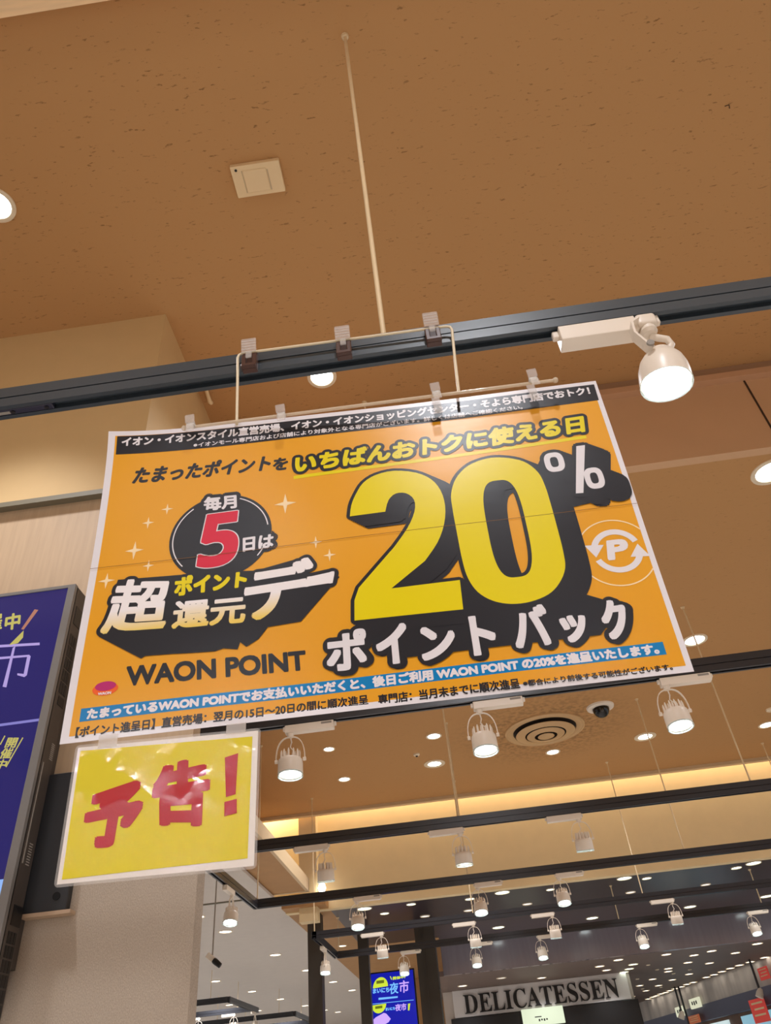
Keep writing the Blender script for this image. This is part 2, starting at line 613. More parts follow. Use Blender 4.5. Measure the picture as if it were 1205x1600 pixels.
def glyphs(s):
    if s not in _glyphs:
        cu = bpy.data.curves.new('lettering', 'FONT')
        cu.body = s
        cu.size = 1.0
        cu.resolution_u = 4
        o = bpy.data.objects.new('lettering', cu)
        COL.objects.link(o)
        bpy.context.view_layer.update()
        me = o.to_mesh()
        V = [(v.co.x, v.co.y) for v in me.vertices]
        F = [tuple(p.vertices) for p in me.polygons]
        o.to_mesh_clear()
        bpy.data.objects.remove(o)
        bpy.data.curves.remove(cu)
        x0 = min(v[0] for v in V)
        x1 = max(v[0] for v in V)
        y0 = min(v[1] for v in V)
        y1 = max(v[1] for v in V)
        V = [((x - x0) / (x1 - x0), (y - y0) / (y1 - y0)) for x, y in V]
        _glyphs[s] = (V, F)
    return _glyphs[s]


class Flat:
    """flat printed shapes in sheet millimetres"""

    def __init__(s):
        s.bm = bmesh.new()
        s.count = 0

    def add(s, V, F):
        z = (s.count % s.MODN) * s.STEP
        s.count += 1
        vs = [s.bm.verts.new((x, y, z)) for x, y in V]
        for f in F:
            try:
                s.bm.faces.new([vs[i] for i in f])
            except ValueError:
                pass

    STEP = 0.008
    MODN = 60

    def shifted(s, V, F, bold, n, sweep, steps):
        offs = [(0, 0)]
        if bold:
            for k in range(n):
                c_, s_ = math.cos(2 * PI * (k + .5) / n), math.sin(2 * PI * (k + .5) / n)
                r_ = bold * 0.94 / (abs(c_) ** 8 + abs(s_) ** 8) ** .125 if bold < 6 else bold
                offs.append((r_ * c_, r_ * s_))
        bases = [(0, 0)]
        if sweep:
            bases = [(sweep[0] * k / steps, sweep[1] * k / steps) for k in range(steps + 1)]
        for bx, by in bases:
            for ox, oy in offs:
                s.add([(x + bx + ox, y + by + oy) for x, y in V], F)

    def text(s, txt, q, bold=0.0, n=8, sweep=None, steps=8):
        V, F = glyphs(txt)
        if len(q) == 4 and not isinstance(q[0], (tuple, list)):
            u0, v0, u1, v1 = q
            q = ((u0, v1), (u1, v1), (u1, v0), (u0, v0))
        tl, tr, br, bl = q
        W = []
        for a, b in V:
            W.append(((1 - a) * (1 - b) * bl[0] + a * (1 - b) * br[0] + (1 - a) * b * tl[0] + a * b * tr[0],
                      (1 - a) * (1 - b) * bl[1] + a * (1 - b) * br[1] + (1 - a) * b * tl[1] + a * b * tr[1]))
        s.shifted(W, F, bold, n, sweep, steps)
        return s

    def poly(s, pts, bold=0.0, n=12, sweep=None, steps=8):
        t = bmesh.new()
        t.faces.new([t.verts.new((x, y, 0)) for x, y in pts])
        t.normal_update()
        bmesh.ops.triangulate(t, faces=t.faces[:], ngon_method='EAR_CLIP')
        t.verts.index_update()
        V = [(v.co.x, v.co.y) for v in t.verts]
        F = [tuple(v.index for v in f.verts) for f in t.faces]
        t.free()
        s.shifted(V, F, bold, n, sweep, steps)
        return s

    def ring(s, outer, inner, bold=0.0, n=12, sweep=None, steps=8):
        N = len(outer)
        V = list(outer) + list(inner)
        F = [(i, (i + 1) % N, N + (i + 1) % N, N + i) for i in range(N)]
        s.shifted(V, F, bold, n, sweep, steps)
        return s

    def arc(s, cx, cy, r0, r1, a0, a1, k=40, ey=1.0):
        V, F = [], []
        for i in range(k + 1):
            a = math.radians(a0 + (a1 - a0) * i / k)
            V += [(cx + r0 * math.cos(a), cy + r0 * ey * math.sin(a)), (cx + r1 * math.cos(a), cy + r1 * ey * math.sin(a))]
        for i in range(k):
            F.append((2 * i, 2 * i + 1, 2 * i + 3, 2 * i + 2))
        s.add(V, F)
        return s

    def disc(s, cx, cy, r, ey=1.0, k=64):
        return s.poly([(cx + r * math.cos(2 * PI * i / k), cy + r * ey * math.sin(2 * PI * i / k)) for i in range(k)])

    def rect(s, u0, v0, u1, v1):
        return s.poly([(u0, v0), (u1, v0), (u1, v1), (u0, v1)])

    def line(s, a, b, wd):
        a, b = Vector(a), Vector(b)
        d = (b - a).normalized()
        n = Vector((-d.y, d.x)) * wd / 2
        return s.poly([tuple(a + n), tuple(b + n), tuple(b - n), tuple(a - n)])

    def build(s, name, m, parent, d, cut=0, mapper=None):
        bm = s.bm
        if cut:
            us = [v.co.x for v in bm.verts]
            vs = [v.co.y for v in bm.verts]
            for axis, lo, hi in ((0, min(us), max(us)), (1, min(vs), max(vs))):
                k = math.ceil(lo / cut) * cut
                while k < hi:
                    co = (k, 0, 0) if axis == 0 else (0, k, 0)
                    no = (1, 0, 0) if axis == 0 else (0, 1, 0)
                    bmesh.ops.bisect_plane(bm, geom=bm.verts[:] + bm.edges[:] + bm.faces[:], plane_co=co, plane_no=no)
                    k += cut
        f = mapper or P3
        for v in bm.verts:
            v.co = f(v.co.x, v.co.y, d + v.co.z)
        bm.normal_update()
        tocam = CAM_O
        for fc in bm.faces:
            if fc.normal.dot(tocam - fc.calc_center_median()) < 0:
                fc.normal_flip()
        return mesh_obj(name, bm, m, parent)


def smooth_loop(pts, k=4, closed=True):
    out = []
    n = len(pts)
    rng = range(n) if closed else range(n - 1)
    for i in rng:
        p0 = pts[(i - 1) % n] if closed or i > 0 else pts[i]
        p1 = pts[i]
        p2 = pts[(i + 1) % n]
        p3 = pts[(i + 2) % n] if closed or i + 2 < n else p2
        for j in range(k):
            t = j / k
            q = []
            for a in range(2):
                q.append(0.5 * (2 * p1[a] + (p2[a] - p0[a]) * t + (2 * p0[a] - 5 * p1[a] + 4 * p2[a] - p3[a]) * t * t
                                + (3 * p1[a] - p0[a] - 3 * p2[a] + p3[a]) * t ** 3))
            out.append(tuple(q))
    if not closed:
        out.append(pts[-1])
    return out


def sheet_solid(name, m, parent, u0, v0, u1, v1, d, thick, nu, nv):
    bm = bmesh.new()
    for lev, s in ((d, 1), (d - thick, -1)):
        g = [[bm.verts.new(P3(u0 + (u1 - u0) * i / nu, v0 + (v1 - v0) * j / nv, lev)) for i in range(nu + 1)] for j in range(nv + 1)]
        for j in range(nv):
            for i in range(nu):
                q = (g[j][i], g[j][i + 1], g[j + 1][i + 1], g[j + 1][i])
                bm.faces.new(q if s > 0 else q[::-1])
        if s > 0:
            front = g
    edge = lambda g: [g[0][i] for i in range(nu)] + [g[j][nu] for j in range(nv)] + [g[nv][i] for i in range(nu, 0, -1)] + [g[j][0] for j in range(nv, 0, -1)]
    ef, eb = edge(front), edge(g)
    for i in range(len(ef)):
        j = (i + 1) % len(ef)
        bm.faces.new((ef[j], ef[i], eb[i], eb[j]))
    return mesh_obj(name, bm, m, parent)


poster = thing('promotional_poster', 'large orange and yellow sale poster with big 20% hanging under the front black rail', 'poster', tuple(P3(515, 326)))
sheet_solid('paper_sheet', M_PAPER, poster, 0, 0, 1030, 653, 0, 0.8, 82, 52)
Flat().rect(14, 11, 1020, 642).build('orange_print', M_ORANGE, poster, 0.25, cut=12.5)
f = Flat().poly([(18, 597), (250, 594), (600, 594), (1023, 597), (1024, 643), (18, 641)])
f.build('header_band', M_INK, poster, 0.5, cut=12.5)['label'] = 'black header band with white lettering'
f = Flat()
f.text('イオン・イオンスタイル直営売場、イオン・イオンショッピングセンター・そよら専門店でおトク！', (29, 616.5, 1010, 637.5), bold=1.1)
f.text('※イオンモール専門店および店舗により対象外となる専門店がございます。詳しくは店舗へご確認ください。', (178, 599, 866, 611), bold=0.35, n=6)
f.build('header_lettering', M_PWHITE, poster, 0.75)
f = Flat()
f.text('たまったポイント', ((66, 561), (343, 556), (336, 519), (58, 523)), bold=1.8)
f.text('を', ((348, 545), (376, 545), (373, 515), (345, 516)), bold=1.6)
f.build('lead_lettering', M_INK, poster, 0.5, cut=25)
QH = ((394, 545), (980, 560), (974, 518), (390, 503))
Flat().text('いちばんおトクに使える日', QH, bold=9.5, n=32).build('headline_outline', M_INK, poster, 0.75, cut=25)
Flat().text('いちばんおトクに使える日', QH, bold=2.6, n=10).build('headline_lettering', M_YELLOW, poster, 1.0, cut=25)
Flat().line((387, 491.5), (975, 504), 8).build('headline_underline', M_YELLOW, poster, 0.5, cut=12.5)

# badge "every month on the 5th"
f = Flat().disc(245, 373, 99, 0.97)
f.text('毎月', ((207, 469), (272, 467), (274, 434), (211, 436)), bold=9, n=16)
f.text('日は', ((289, 361), (349, 362), (347, 331), (290, 330)), bold=9, n=16)
f.build('badge_disc', M_INK, poster, 0.75, cut=25)
f = Flat().arc(245, 373, 91, 93.2, 128, 222, ey=0.97)
f.arc(245, 373, 91, 93.2, -38, -22, ey=0.97).arc(245, 373, 91, 93.2, 8, 68, ey=0.97)
f.text('毎月', ((207, 468), (271, 466), (273, 435), (211, 437)), bold=1.6)
f.text('日は', ((290, 360), (348, 361), (346, 332), (291, 331)), bold=1.5)
f.build('badge_lettering', M_PWHITE, poster, 1.15, cut=25)
five = ((212, 424), (282, 425), (276, 306), (205, 306))
Flat().text('𝟱', five, bold=4.6, n=14).build('badge_numeral_outline', M_PWHITE, poster, 1.15, cut=25)
Flat().text('𝟱', five, bold=2.6, n=12).build('badge_numeral', M_RED, poster, 1.45, cut=25)['label'] = 'red numeral five'

# slanted campaign title
f = Flat()
QC = ((57, 297), (156, 285), (154, 188), (42, 193))
QK = ((170, 237), (299, 234), (297, 182), (170, 186))
QP = ((166, 291), (299, 286), (297, 255), (169, 252))
QD = ((303, 290), (421, 296), (408, 188), (296, 186))
QB = ((414, 255), (458, 260), (454, 241), (409, 240))
for s_, q_, b_ in (('超', QC, 11), ('還元', QK, 9), ('ポイント', QP, 9), ('デ', QD, 11), ('ー', QB, 11)):
    f.text(s_, q_, bold=b_, n=28)
f.poly([(38, 186), (120, 134), (127, 138), (175, 136), (207, 134), (249, 132), (263, 136), (288, 131), (292, 144), (303, 134),
        (324, 146), (340, 167), (398, 170), (470, 250), (440, 262), (416, 261), (402, 301), (315, 285), (255, 292), (156, 296),
        (57, 300), (48, 255)])
f.build('title_shadow', M_INK, poster, 1.2, cut=25)
f = Flat()
f.text('超', QC, bold=3.6, n=10).text('還元', QK, bold=2.3, n=10).text('デ', QD, bold=4.2, n=10).text('ー', QB, bold=3.2, n=12)
f.build('title_lettering', M_GOLD, poster, 1.8, cut=25)
Flat().text('ポイント', QP, bold=2.4, n=10).build('title_small_lettering', M_YELLOW, poster, 1.8, cut=25)

# sparkles
for (u, v, a, b) in ((370, 430, 22, 24), (135, 451, 12, 13), (100, 423, 12, 14), (80, 362, 18, 21), (111, 324, 11, 13), (35, 301, 16, 17),
                     (428, 331, 12, 14), (453, 299, 12, 14)):
    pts = []
    for k in range(4):
        t0 = math.radians(90 * k)
        t1 = math.radians(90 * k + 45)
        pts.append((u + a * math.cos(t0), v + b * math.sin(t0)))
        for tt, rr in ((18, .42), (45, .25), (72, .42)):
            t1 = math.radians(90 * k + tt)
            pts.append((u + a * rr * math.cos(t1), v + b * rr * math.sin(t1)))
    Flat().poly(pts).build('sparkle', M_CREAMINK, poster, 0.75)

# big 20 %
hook = smooth_loop([(495, 379), (499, 405), (509, 430), (525, 456), (551, 472), (588, 477), (630, 466), (658, 445), (673, 415), (677, 377),
                    (670, 336), (653, 297), (626, 261)], 3, closed=False)
hook_in = smooth_loop([(573, 298), (601, 336), (618, 372), (620, 400), (606, 418), (586, 420), (571, 406), (563, 380)], 3, closed=False)
two = hook + [(561, 213), (683, 214), (681, 156), (492, 159), (494, 198), (503, 222)] + hook_in


def superloop(cx, cy, a, b, p, n=72, skew=0.0):
    out = []
    for i in range(n):
        t = 2 * PI * i / n
        c_, s_ = math.cos(t), math.sin(t)
        x = a * math.copysign(abs(c_) ** (2 / p), c_)
        y = b * math.copysign(abs(s_) ** (2 / p), s_)
        out.append((cx + x + skew * y, cy + y))
    return out


zo = smooth_loop([(692, 404), (706, 440), (734, 468), (772, 480), (806, 477), (842, 461), (864, 431), (871, 396), (873, 355), (874, 300), (874, 250),
                  (870, 214), (853, 185), (830, 166), (797, 156), (764, 156), (734, 166), (711, 186), (698, 215), (693, 251), (691, 312), (690, 368)], 4)
zi_c = superloop(784, 315, 36, 108, 3.2, n=len(zo))


def rot_start(outer, inner):
    c_ = (sum(p[0] for p in inner) / len(inner), sum(p[1] for p in inner) / len(inner))
    ang = lambda p: math.atan2((p[1] - c_[1]) / 3.0, p[0] - c_[0])
    tgt = ang(outer[0])
    k = min(range(len(inner)), key=lambda i: abs(math.atan2(math.sin(ang(inner[i]) - tgt), math.cos(ang(inner[i]) - tgt))))
    inner = inner[k:] + inner[:k]
    def orient(P):
        return sum(P[i][0] * P[(i + 1) % len(P)][1] - P[(i + 1) % len(P)][0] * P[i][1] for i in range(len(P)))
    if orient(outer) * orient(inner) < 0:
        inner = [inner[0]] + inner[:0:-1]
    return inner


zi = rot_start(zo, zi_c)
pz = ((900, 450, 19, 24), (966, 400, 18, 25))
SW = (34, -26)
f = Flat()
f.MODN = 130
f.poly(two, bold=7, n=14, sweep=SW, steps=9)
f.ring(zo, zi, bold=7, n=14, sweep=SW, steps=9)
o_out = lambda p: superloop(p[0], p[1], p[2], p[3], 2.8, n=40)
o_in = lambda p: superloop(p[0], p[1], p[2] * .40, p[3] * .52, 3, n=40)
slash = [(924, 370), (938, 369), (967, 482), (950, 482)]
for p_ in pz:
    f.poly(o_out(p_), bold=8, n=10, sweep=(36, -27), steps=8)
f.poly(slash, bold=8, n=10, sweep=(36, -27), steps=16)
f.poly([(880, 470), (930, 440), (945, 345), (906, 340), (908, 210), (860, 150), (850, 300), (862, 440)])
PB = (('ポ', 441, 70, 510, 143), ('イ', 526, 71, 580, 144), ('ン', 601, 70, 660, 131), ('ト', 687, 68, 728, 141), ('バ', 758, 72, 820, 149),
      ('ッ', 838, 72, 882, 122), ('ク', 908, 69, 952, 142))
for s_, a_, b_, c_, d_ in PB:
    f.text(s_, (a_ + 4, b_ + 4, c_ - 4, d_ - 4), bold=12, n=32)
    f.text(s_, (a_ + 8, b_ + 1, c_ + 2, d_ - 6), bold=11, n=28)
f.poly([(515, 165), (880, 165), (950, 130), (900, 80), (800, 80), (560, 80), (520, 110)])
f.build('numeral_shadow', M_INK, poster, 1.25, cut=25)
f = Flat()
f.poly(two)
f.ring(zo, zi)
f.build('numeral', M_YELLOW, poster, 2.3, cut=20)['label'] = 'big yellow numeral twenty'
f = Flat()
for p_ in pz:
    f.ring(o_out(p_), o_in(p_))
f.poly(slash)
f.build('percent_sign', M_PWHITE, poster, 2.3, cut=20)
f = Flat()
for s_, a_, b_, c_, d_ in PB:
    f.text(s_, (a_ + 3, b_ + 3, c_ - 3, d_ - 3), bold=3.4, n=12)
f.build('cashback_lettering', M_PWHITE, poster, 2.3, cut=25)

# round point emblem with two arrows
f = Flat()
a0 = math.degrees(math.acos((1020 - 966) / 68.0))
f.arc(966, 235, 66.5, 69, a0, 152, 60)
f.arc(966, 235, 66.5, 69, 199, 360 - a0, 60)
f.build('emblem_ring', M_CREAMINK, poster, 0.75, cut=25)
f = Flat()
f.arc(968, 238, 34, 45, 22, 158, 40).arc(968, 238, 34, 45, 202, 338, 40)
f.poly([(914, 256), (948, 253), (929, 229)])
f.poly([(1022, 219), (988, 222), (1007, 247)])
f.text('P', ((957, 258), (989, 258), (983, 223), (951, 223)), bold=3.2, n=10)
f.build('emblem_arrows', M_PWHITE, poster, 0.75, cut=25)

# logo line, blue strip and small print
f = Flat().text('WAON POINT', ((98, 121), (403, 114), (405, 81), (101, 88)), bold=2.0, n=10)
f.build('logo_lettering', M_INK, poster, 0.75)
f = Flat().disc(64, 86, 22, 0.52).build('logo_dish', M_ORANGERED, poster, 0.75)
f = Flat().disc(64, 91, 18, 0.46).build('logo_dish_inside', M_MAGENTA, poster, 1.0)
f = Flat().text('WAON', (53, 76, 75, 80.5), bold=0.35, n=6).build('logo_dish_lettering', M_PWHITE, poster, 1.0)
Flat().rect(27.5, 33.5, 996, 56).build('blue_strip', M_BLUE, poster, 0.5, cut=12.5)
f = Flat().text('たまっているWAON POINTでお支払いいただくと、後日ご利用 WAON POINT の20%を進呈いたします。', (40, 36.5, 985, 53.5), bold=1.2)
f.build('blue_strip_lettering', M_PWHITE, poster, 0.8)
f = Flat()
f.text('【ポイント進呈日】直営売場：翌月の15日～20日の間に順次進呈', (25, 7.5, 506, 24.5), bold=0.6, n=6)
f.text('専門店：当月末までに順次進呈', (523, 5, 752, 21.5), bold=0.6, n=6)
f.text('※都合により前後する可能性がございます。', (758, 6.5, 998, 17), bold=0.4, n=6)
f.build('small_print', M_INK, poster, 0.5)
Flat().line((0, 330.4), (1030, 331.4), 0.9).build('fold_line', M_BROWNINK, poster, 2.5, cut=12.5)

# the yellow notice below
NB = [(28, -5), (331, -11), (329, -218), (30, -214)]


def nmap(u, v, d=0.0):
    """the laminated notice hangs a little skewed: 0-303 across, 0-209 up"""
    a, b = u / 303.0, v / 209.0
    x = (1 - a) * (1 - b) * NB[3][0] + a * (1 - b) * NB[2][0] + (1 - a) * b * NB[0][0] + a * b * NB[1][0]
    y = (1 - a) * (1 - b) * NB[3][1] + a * (1 - b) * NB[2][1] + (1 - a) * b * NB[0][1] + a * b * NB[1][1]
    return P_O + P_A * (x / 1000) + P_B * (y / 1000) + P_N * ((d + 1.2 * math.sin(u / 60.0) * (1 - b)) / 1000)


def rrect(u0, v0, u1, v1, r, k=5):
    pts = []
    for cx, cy, a0_ in ((u1 - r, v1 - r, 0), (u0 + r, v1 - r, 90), (u0 + r, v0 + r, 180), (u1 - r, v0 + r, 270)):
        for i in range(k + 1):
            a = math.radians(a0_ + 90 * i / k)
            pts.append((cx + r * math.cos(a), cy + r * math.sin(a)))
    return pts


notice = thing('laminated_notice', 'yellow laminated notice with red lettering taped below the orange poster', 'notice', tuple(nmap(150, 104)))
f = Flat()
f.ring(rrect(0, 0, 303, 209, 7), rrect(4.5, 4.5, 298.5, 204.5, 2))
f.build('laminate_border', M_CLEAR, notice, 0.5, cut=25, mapper=nmap)['label'] = 'clear laminate edge around the sheet'
bm = B()
nu, nv = 24, 16
gf = [[bm.verts.new(nmap(4 + 295 * i / nu, 4 + 201 * j / nv, 0.4)) for i in range(nu + 1)] for j in range(nv + 1)]
gb = [[bm.verts.new(nmap(4 + 295 * i / nu, 4 + 201 * j / nv, -0.6)) for i in range(nu + 1)] for j in range(nv + 1)]
for j in range(nv):
    for i in range(nu):
        bm.faces.new((gf[j][i], gf[j][i + 1], gf[j + 1][i + 1], gf[j + 1][i]))
        bm.faces.new((gb[j + 1][i], gb[j + 1][i + 1], gb[j][i + 1], gb[j][i]))
mesh_obj('notice_paper', bm, M_LAMWHITE, notice, smooth=True)
Flat().poly([(11, 10), (289, 15), (290, 196), (9, 199)]).build('yellow_print', M_LAMYELLOW, notice, 0.8, cut=12.5, mapper=nmap)
f = Flat()
f.text('予', ((36, 121), (122, 142), (112, 49), (39, 56)), bold=5.5, n=14)
f.text('告', ((136, 155), (220, 170), (222, 70), (146, 78)), bold=5.5, n=14)
f.poly([(247, 166), (268, 171), (267, 108), (252, 105)])
f.poly([(250, 98), (269, 101), (270, 80), (251, 77)])
f.build('notice_lettering', M_LAMRED, notice, 1.1, cut=25, mapper=nmap)['label'] = 'heavy red lettering'
for (u0, u1, va, vb, lab) in ((66, 97, 6, -14, 'left'), (275, 307, 1, -15, 'right')):
    bm = B()
    vs = [P3(u0, va, 2.2), P3(u1, va, 2.2), P3(u1, vb, 2.2), P3(u0, vb, 2.2)]
    bk = [p - P_N * 0.0002 for p in vs]
    a_ = [bm.verts.new(p) for p in vs]
    b_ = [bm.verts.new(p) for p in bk]
    bm.faces.new(a_)
    bm.faces.new(b_[::-1])
    for i in range(4):
        bm.faces.new((a_[i], b_[i], b_[(i + 1) % 4], a_[(i + 1) % 4]))
    t_ = tag(mesh_obj('clear_tape', bm, M_TAPE), 'clear tape piece holding the %s top corner of the yellow notice to the poster' % lab, 'tape')

# ------------------------------------------------------------------ lighting rails
ZB, ZT = 2.834, 2.899        # rail bottom and top


def rail_bm(bm, x0, x1, yc, along='x', z0=ZB, z1=ZT, wd=0.040):
    """extruded double rail: upper channel, shadow gap, lower rail with an open slot below"""
    h = wd / 2
    zm = z0 + 0.030
    prof = [(-h, z1), (-h, zm + .002), (-h + .004, zm + .002), (-h + .004, zm - .002), (-h, zm - .002), (-h, z0), (-.009, z0), (-.009, z0 + .014),
            (.009, z0 + .014), (.009, z0), (h, z0), (h, zm - .002), (h - .004, zm - .002), (h - .004, zm + .002), (h, zm + .002), (h, z1)]
    def P(t, p):
        return (t, yc + p[0], p[1]) if along == 'x' else (yc - p[0], t, p[1])
    A_ = [bm.verts.new(P(x0, p)) for p in prof]
    B_ = [bm.verts.new(P(x1, p)) for p in prof]
    n = len(prof)
    for i in range(n):
        bm.faces.new((A_[i], B_[i], B_[(i + 1) % n], A_[(i + 1) % n]))
    for L, flip in ((A_, True), (B_, False)):
        c = [L[i] for i in range(n)]
        bm.faces.new(c[::-1] if flip else c)
    return bm


def rod(parent, x, y, z0, z1, r=0.0055, cup=True):
    bm = B()
    tube(bm, [(x, y, z0), (x, y, z1)], r, 10)
    if cup:
        lathe(bm, [(0.0, z1 - .012), (.011, z1 - .012), (.016, z1 - .002), (.016, z1)], 12, Matrix.Translation((x, y, 0)))
    mesh_obj('suspension_rod', bm, M_ROD, parent, smooth=True)


tr = thing('lighting_track', 'nearest black lighting rail, the one the orange poster hangs from', 'lighting track', (0, 1.10, ZB))
mesh_obj('rail', rail_bm(B(), -1.9, 2.4, 1.10), M_TRACKFRONT, tr)
rod(tr, -0.012, 1.10, ZT, HF, 0.0065)
rod(tr, 2.05, 1.10, ZT, HF, 0.0065)
bm = B()
bevel_box(bm, -1.06, -0.795, 1.092, 1.108, ZB - .001, ZB + .012, 0.002, 1)
cap = mesh_obj('slot_cover', bm, mat('dark_blue_cover', rgb(44, 44, 62), 0.35), tr)
for x in (-1.03, -.93, -.89, -.81):
    bm = B()
    lathe(bm, [(0, ZB - .0035), (.005, ZB - .0035), (.005, ZB - .001)], 10, Matrix.Translation((x, 1.10, 0)))
    mesh_obj('screw', bm, M_BLACK, cap)
bm = B()
bevel_box(bm, -.925, -.897, 1.096, 1.104, ZB - .0025, ZB - .001, 0.0006, 1)
mesh_obj('cover_plate', bm, M_WHITELABEL, cap)

tr = thing('lighting_track', 'second black lighting rail, seen just below the bottom edge of the poster', 'lighting track', (0, 3.04, ZB))
mesh_obj('rail', rail_bm(B(), -1.10, 5.0, 3.04), M_BLACKTRACK, tr)
rod(tr, -0.2, 3.04, ZT, HF)
rod(tr, 3.9, 3.04, ZT, HF)

tr = thing('lighting_track', 'black rectangular lighting rail frame in front of the cream fascia', 'lighting track', (0, 5.6, ZB))
mesh_obj('rail', rail_bm(B(), -1.69, 6.0, 4.87), M_BLACKTRACK, tr)
mesh_obj('rail', rail_bm(B(), -1.69, 6.0, 6.43), M_BLACKTRACK, tr)
mesh_obj('side_rail', rail_bm(B(), 4.85, 6.45, -1.67, 'y'), M_BLACKTRACK, tr)
for x, y in ((0.02, 4.87), (1.85, 4.87), (3.7, 4.87), (0.04, 6.43), (1.75, 6.43), (3.6, 6.43), (-1.67, 4.87), (-1.655, 6.42)):
    rod(tr, x, y, ZT, HR)

tr = thing('lighting_track', 'farther black lighting rail frame under the dark ceiling with its corner by the dark column', 'lighting track', (0, 8.6, ZB))
mesh_obj('rail', rail_bm(B(), -1.52, 6.0, 7.99), M_BLACKTRACK, tr)
mesh_obj('rail', rail_bm(B(), -1.47, 6.0, 9.24, 'x'), M_BLACKTRACK, tr)
mesh_obj('side_rail', rail_bm(B(), 7.97, 9.26, -1.49, 'y'), M_BLACKTRACK, tr)
for x, y, zt in ((0.05, 7.99, HR), (1.67, 7.99, HR), (-1.49, 7.99, HR), (3.3, 7.99, HR), (-1.455, 9.24, HD), (1.61, 9.24, HD), (3.14, 9.24, HD)):
    rod(tr, x, y, ZT, zt)

# rails over the bright left-hand shop
LT = (('black lighting rail end nearest the woven wall, above the bright left-hand shop', [(-6, -3.95, 10.6)], None, 1),
      ('black lighting rail frame with two white lamps, lower left over the bright shop', [(-6, -3.47, 11.97), (-6, -3.45, 13.3)], (-3.46, 11.97, 13.6), 2),
      ('lowest black lighting rail frame over the bright shop, beside the dark column', [(-6, -3.1, 14.6), (-6, -3.05, 16.2)], (-3.08, 14.6, 16.6), 3))
for lab, rails, side, k in LT:
    tr = thing('lighting_track', lab, 'lighting track', (rails[0][1] - .5, rails[0][2], 2.85))
    for (x0, x1, y) in rails:
        mesh_obj('rail', rail_bm(B(), x0, x1, y, z0=2.85, z1=2.92), M_BLACKTRACK, tr)
        for x in (x1 - .25, x1 - 1.3):
            rod(tr, x, y, 2.92, 3.26, 0.004, cup=False)
    if side:
        mesh_obj('side_rail', rail_bm(B(), side[1], side[2], side[0], 'y', z0=2.85, z1=2.92), M_BLACKTRACK, tr)


# ------------------------------------------------------------------ spot lamps on the rails
def make_yoke_lamp(lit):
    """local frame: neck at the origin on the underside of the rail, driver box towards +x"""
    t = thing('track_spotlight', '', 'spotlight')
    bm = B()
    bevel_box(bm, -0.022, 0.192, -0.0175, 0.0175, -0.036, -0.001, 0.003, 2)
    dr = mesh_obj('driver_box', bm, M_WHITE, t, world=False)
    bm = B()
    box(bm, 0.138, 0.184, -0.0181, -0.0174, -0.015, -0.006)
    mesh_obj('rating_label', bm, M_WHITELABEL, dr, world=False)
    for xa, xb in ((-0.032, -0.022), (0.192, 0.202)):
        bm = B()
        bevel_box(bm, xa, xb, -0.007, 0.007, -0.022, -0.004, 0.002, 1)
        mesh_obj('latch', bm, M_WHITE, dr, world=False)
    bm = B()
    lathe(bm, [(0, -.034), (.014, -.034), (.015, -.042), (.011, -.052), (0, -.052)], 16)
    pv = mesh_obj('pivot', bm, M_WHITE, t, smooth=True, world=False)
    bm = B()
    pts = []
    for k in range(17):
        a = PI * k / 16
        pts.append((0.062 * math.copysign(abs(math.cos(a)) ** .75, math.cos(a)), -0.150 + 0.100 * abs(math.sin(a)) ** .85))
    strap(bm, pts, 0.010, 0.0035)
    for sx in (-1, 1):
        lathe(bm, [(0, 0), (.008, 0), (.008, .012), (0, .012)], 12,
              Matrix.Translation((sx * .0585, 0, -.152)) @ Matrix.Rotation(sx * PI / 2, 4, 'Y') @ Matrix.Translation((0, 0, -.004)))
    mesh_obj('yoke', bm, M_WHITE, t, world=False)
    bm = B()
    tube(bm, [(0, 0, -.05), (.004, .006, -.072), (-.002, .008, -.092), (.014, .004, -.112), (.010, 0, -.135)], 0.0028, 8)
    mesh_obj('power_cord', bm, M_WHITELABEL if not lit else M_WHITE, t, smooth=True, world=False)
    # head swings about the yoke pins
    bm = B()
    lathe(bm, [(0, .004), (.046, .004), (.050, 0), (.052, -.012), (.053, -.058), (.051, -.062), (.047, -.062), (.044, -.050), (0, -.050)], 28)
    for k in range(12):
        a = 2 * PI * k / 12
        x, y = .040 * math.cos(a), .040 * math.sin(a)
        tube(bm, [(x, y, 0), (x, y, .030), (x * .98, y * .98, .040)], [.0048, .0042, .0014], 6)
    for k in range(6):
        a = 2 * PI * k / 6 + .3
        x, y = .020 * math.cos(a), .020 * math.sin(a)
        tube(bm, [(x, y, 0), (x, y, .030), (x, y, .042)], [.0048, .0042, .0014], 6)
    hd = mesh_obj('lamp_head', bm, M_WHITE, t, smooth=True, world=False)
    hd.location = (0, 0, -.152)
    bm = B()
    lathe(bm, [(0, -.0515), (.0435, -.0515), (.0435, -.0500), (0, -.0500)], 24)
    mesh_obj('lens', bm, M_LENS, hd, world=False)
    bm = B()
    lathe(bm, [(.0520, -.056), (.0535, -.062), (.0530, -.070), (.0480, -.071), (.0470, -.066)], 28)
    mesh_obj('glass_rim', bm, M_LENSRIM, hd, smooth=True, world=False)
    return t


proto = make_yoke_lamp(True)
used = [False]


